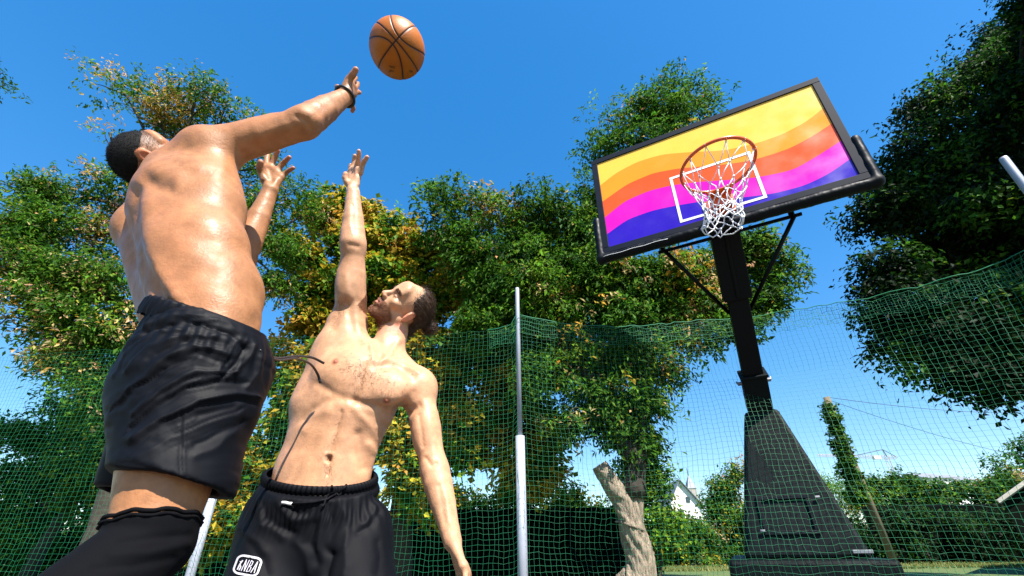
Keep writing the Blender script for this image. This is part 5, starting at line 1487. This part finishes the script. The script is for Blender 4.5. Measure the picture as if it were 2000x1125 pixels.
    def bush(name, label, blobs, seed, n, size=.12, cols=cl('green', 'deep', 'fresh', 'yellow'), w=(3, 3, 2, 1), gap=-.2, per=13, twig=.3, group='bushes along the lawn', aspect=.65):
        c = PY(blobs[0][0], 1090, blobs[0][2]); root = empty(name, (c[0], blobs[0][2], 0)); tag(root, label, 'bush', group)
        g = np.random.default_rng(seed)
        for b in blobs:
            paths = []
            e = PY(*b[:3]); paths.append(([np.array([e[0] + g.normal(0, .1), e[1], 0]), e * [1, 1, .6] + g.normal(0, .08, 3), e], .05, .012))
            limbs('stem', paths, M['bark_dark_shade'], root, seed, n=6)
        foliage('leaves', blobs, n, per, size, cols, w, root, twig=twig, thick=.12, gap=gap, seed=seed, aspect=aspect, puff=.20)
    bush('lilac_bush', 'pale sunlit bush left of the pale trunk above the dark screen', [(1040, 960, 15, 60, 40), (1130, 980, 15, 50, 35), (1160, 1000, 15, 30, 24), (1075, 985, 15, 60, 30), (960, 980, 15, 60, 40), (880, 1000, 15, 60, 50)], 71, 620, .14, cl('fresh', 'yellow', 'green'), (3, 1.4, 2))
    Yh = 19.6
    bush('ivy_hedge', 'tall clipped ivy hedge between the trunk and the hoop base', [(1300, 1068, Yh, 60, 50), (1360, 1058, Yh, 60, 52), (1420, 1040, Yh, 60, 75), (1335, 1035, Yh, 50, 25), (1395, 985, Yh, 40, 40), (1430, 960, Yh, 40, 40), (1470, 1020, Yh, 50, 90), (1290, 1095, Yh, 70, 18), (1360, 1095, Yh, 80, 18), (1440, 1095, Yh, 70, 18), (1432, 915, Yh, 8, 30), (1455, 920, Yh, 9, 34)],
         72, 2100, .13, cl('green', 'deep', 'fresh', 'yellow', 'tan'), (4, 4, 1.6, 1, .4), -.25)
    bush('willow_bush', 'pale feathery bush between hoop base and ivy clad pole', [(1600, 955, 21, 26, 40), (1625, 950, 21, 22, 45), (1650, 960, 21, 40, 34), (1580, 985, 21, 40, 30), (1640, 985, 21, 60, 24)], 73, 420, .15, cl('fresh', 'green', 'yellow'), (3, 2, 1), -.1, 12, .5, aspect=.3)
    bush('ivy_curtain', 'dark ivy hanging over the dark fence at the lower right', [(1700, 1030, 19.0, 70, 40), (1790, 1030, 18.9, 80, 45), (1890, 1030, 18.8, 80, 45), (1980, 1040, 18.6, 80, 50), (1660, 1070, 19.0, 60, 34), (1760, 1075, 19.0, 90, 26), (1880, 1075, 18.8, 100, 26)], 78, 1500, .12, cl('dark', 'deep'), (4, 2), -.2)
    bush('hawthorn_bush', 'bushes with bare twig tips in the middle of the dark right fence', [(1720, 960, 22, 50, 34), (1760, 955, 22, 50, 34), (1800, 965, 22, 60, 30), (1850, 965, 22, 60, 28), (1900, 965, 22, 60, 32), (1700, 985, 22, 60, 22), (1780, 990, 22, 70, 20), (1860, 990, 22, 90, 20), (1745, 930, 22, 16, 20)], 74, 1200, .15, cl('deep', 'green', 'fresh', 'dark'), (4, 3, 1, 1), -.1)
    bush('tall_hedge', 'hedge rising to the right edge above the shed roof', [(1960, 945, 21, 55, 32), (2000, 920, 21, 60, 50), (1930, 970, 21, 50, 30), (2040, 910, 21, 50, 60), (1990, 960, 21, 60, 40)], 75, 760, .15, cl('deep', 'green', 'fresh', 'tan'), (4, 3, 1.2, .6), -.15)
    bush('low_scrub', 'dim scrub at the bottom left between trunks', [(60, 1050, 14, 50, 40), (150, 1060, 14, 60, 40), (90, 1010, 14, 30, 30), (20, 1100, 14, 60, 30), (100, 1105, 14, 70, 24), (200, 1090, 14, 60, 40), (300, 1040, 14, 70, 80), (370, 1080, 14, 60, 60), (250, 960, 14, 70, 70)], 76, 1500, .15, cl('deep', 'green', 'dark'), (3, 3, 2), -.1)
    # ivy clad pole
    Yp = 15.0; a_, b_ = PY(1700, 985, Yp), PY(1614, 776, Yp)
    root = empty('ivy_clad_pole', (a_[0], Yp, 0)); tag(root, 'leaning timber pole thickly clad in ivy right of the hoop base', 'pole')
    t = nz(b_ - a_); mb = MB(); g0 = a_ - t * (a_[2] / t[2]); mb.tube([g0, b_], .11, 10); mb.build('timber_pole', M['wood'], root, smooth=True)
    bl = [(1617 + i * 7.0, 800 + i * 21, Yp - .12, 7 + i * 1.3, 15) for i in range(9)]
    foliage('ivy', bl, 620, 14, .10, cl('green', 'deep', 'fresh', 'dark'), (4, 4, 1, 1), root, twig=.14, thick=.06, gap=-.4, seed=81, aspect=.8, puff=.10)
    # a far belt of trees closing the horizon
    bl = []
    g = np.random.default_rng(9)
    for i in range(46): bl.append((-150 + i * 52, 1066 + g.uniform(-8, 8), 45 + g.uniform(-3, 5), 52, 18))
    o = foliage('tree_belt', bl, 2600, 9, .55, cl('deep', 'green', 'blue'), (3, 3, 1), None, twig=1.2, thick=.5, gap=-.5, gs=.4, seed=91, aspect=.8); tag(o, 'far belt of dark trees along the horizon', 'trees', kind='stuff')
    # leaf tips at the left edge
    b = [(2, 142, 5.0, 12, 12), (-14, 160, 5.0, 24, 12), (-60, 150, 5.0, 60, 30)]
    tree('leaning_ash', 'small leaf tips poking in at the upper left edge', TG, b, (PY(-260, 900, 5.3)[0], 5.3, 0), PY(-200, 260, 5.2), .10,
         dict(n_spray=60, per=12, size=.07, cols=cl('green', 'deep'), w=(1, 1), twig=.22, thick=.05, gap=-.6, aspect=.45), 95)
# ------------------------------------------------------------------ camera, sky and sun
cam = bpy.data.cameras.new('camera'); co = bpy.data.objects.new('camera', cam); COL.objects.link(co)
cam.sensor_width = 36; cam.lens = FPX / 2000 * 36; cam.shift_y = (CY - 562.5) / 2000; cam.clip_start = .02; cam.clip_end = 3000
co.matrix_world = Matrix(((CX[0], CU[0], -CF[0], CAM[0]), (CX[1], CU[1], -CF[1], CAM[1]), (CX[2], CU[2], -CF[2], CAM[2]), (0, 0, 0, 1)))
SC.camera = co
EL, AZ = R(53), R(29)          # sun behind the camera, a little to its right
sd = Vector((math.cos(EL) * math.sin(AZ), -math.cos(EL) * math.cos(AZ), math.sin(EL)))
sun = bpy.data.lights.new('sun', 'SUN'); sun.energy = 5.0; sun.angle = R(.5); sun.color = (1, .95, .87)
so = bpy.data.objects.new('sun', sun); COL.objects.link(so); so.rotation_euler = sd.to_track_quat('Z', 'Y').to_euler()
so.location = (0, -5, 12)
w = bpy.data.worlds.new('World'); SC.world = w; w.use_nodes = True
nt = w.node_tree; bg = nt.nodes['Background']
sky = nt.nodes.new('ShaderNodeTexSky'); sky.sky_type = 'NISHITA'; sky.sun_disc = False
sky.sun_elevation = EL; sky.sun_rotation = math.atan2(sd.x, sd.y); sky.ozone_density = 1.8; sky.air_density = 1.0; sky.dust_density = .3
hs = nt.nodes.new('ShaderNodeHueSaturation'); hs.inputs['Saturation'].default_value = 1.74; hs.inputs['Hue'].default_value = .504; hs.inputs['Value'].default_value = 1.24
gm = nt.nodes.new('ShaderNodeGamma'); gm.inputs['Gamma'].default_value = .68; nt.links.new(sky.outputs['Color'], gm.inputs['Color']); nt.links.new(gm.outputs['Color'], hs.inputs['Color']); nt.links.new(hs.outputs['Color'], bg.inputs['Color'])
bg.inputs['Strength'].default_value = .13
vs = SC.view_settings; vs.view_transform = 'Standard'; vs.look = 'None'; vs.exposure = 1.38; vs.gamma = 1; vs.use_curve_mapping = False
SC.cycles.max_bounces = 6; SC.cycles.transparent_max_bounces = 8; SC.cycles.diffuse_bounces = 3
SKIP = ''
import time as _t
def run(nm, *fs):
    if nm in SKIP: return
    for f in fs:
        t = _t.time(); f(); print(f.__name__, round(_t.time() - t, 1), 's')
run('people', person_one, person_two)
if 'make_ball' in globals(): run('hoop', make_ball, make_hoop)
if 'make_setting' in globals(): run('setting', make_setting)
if 'make_trees' in globals(): run('trees', make_trees)
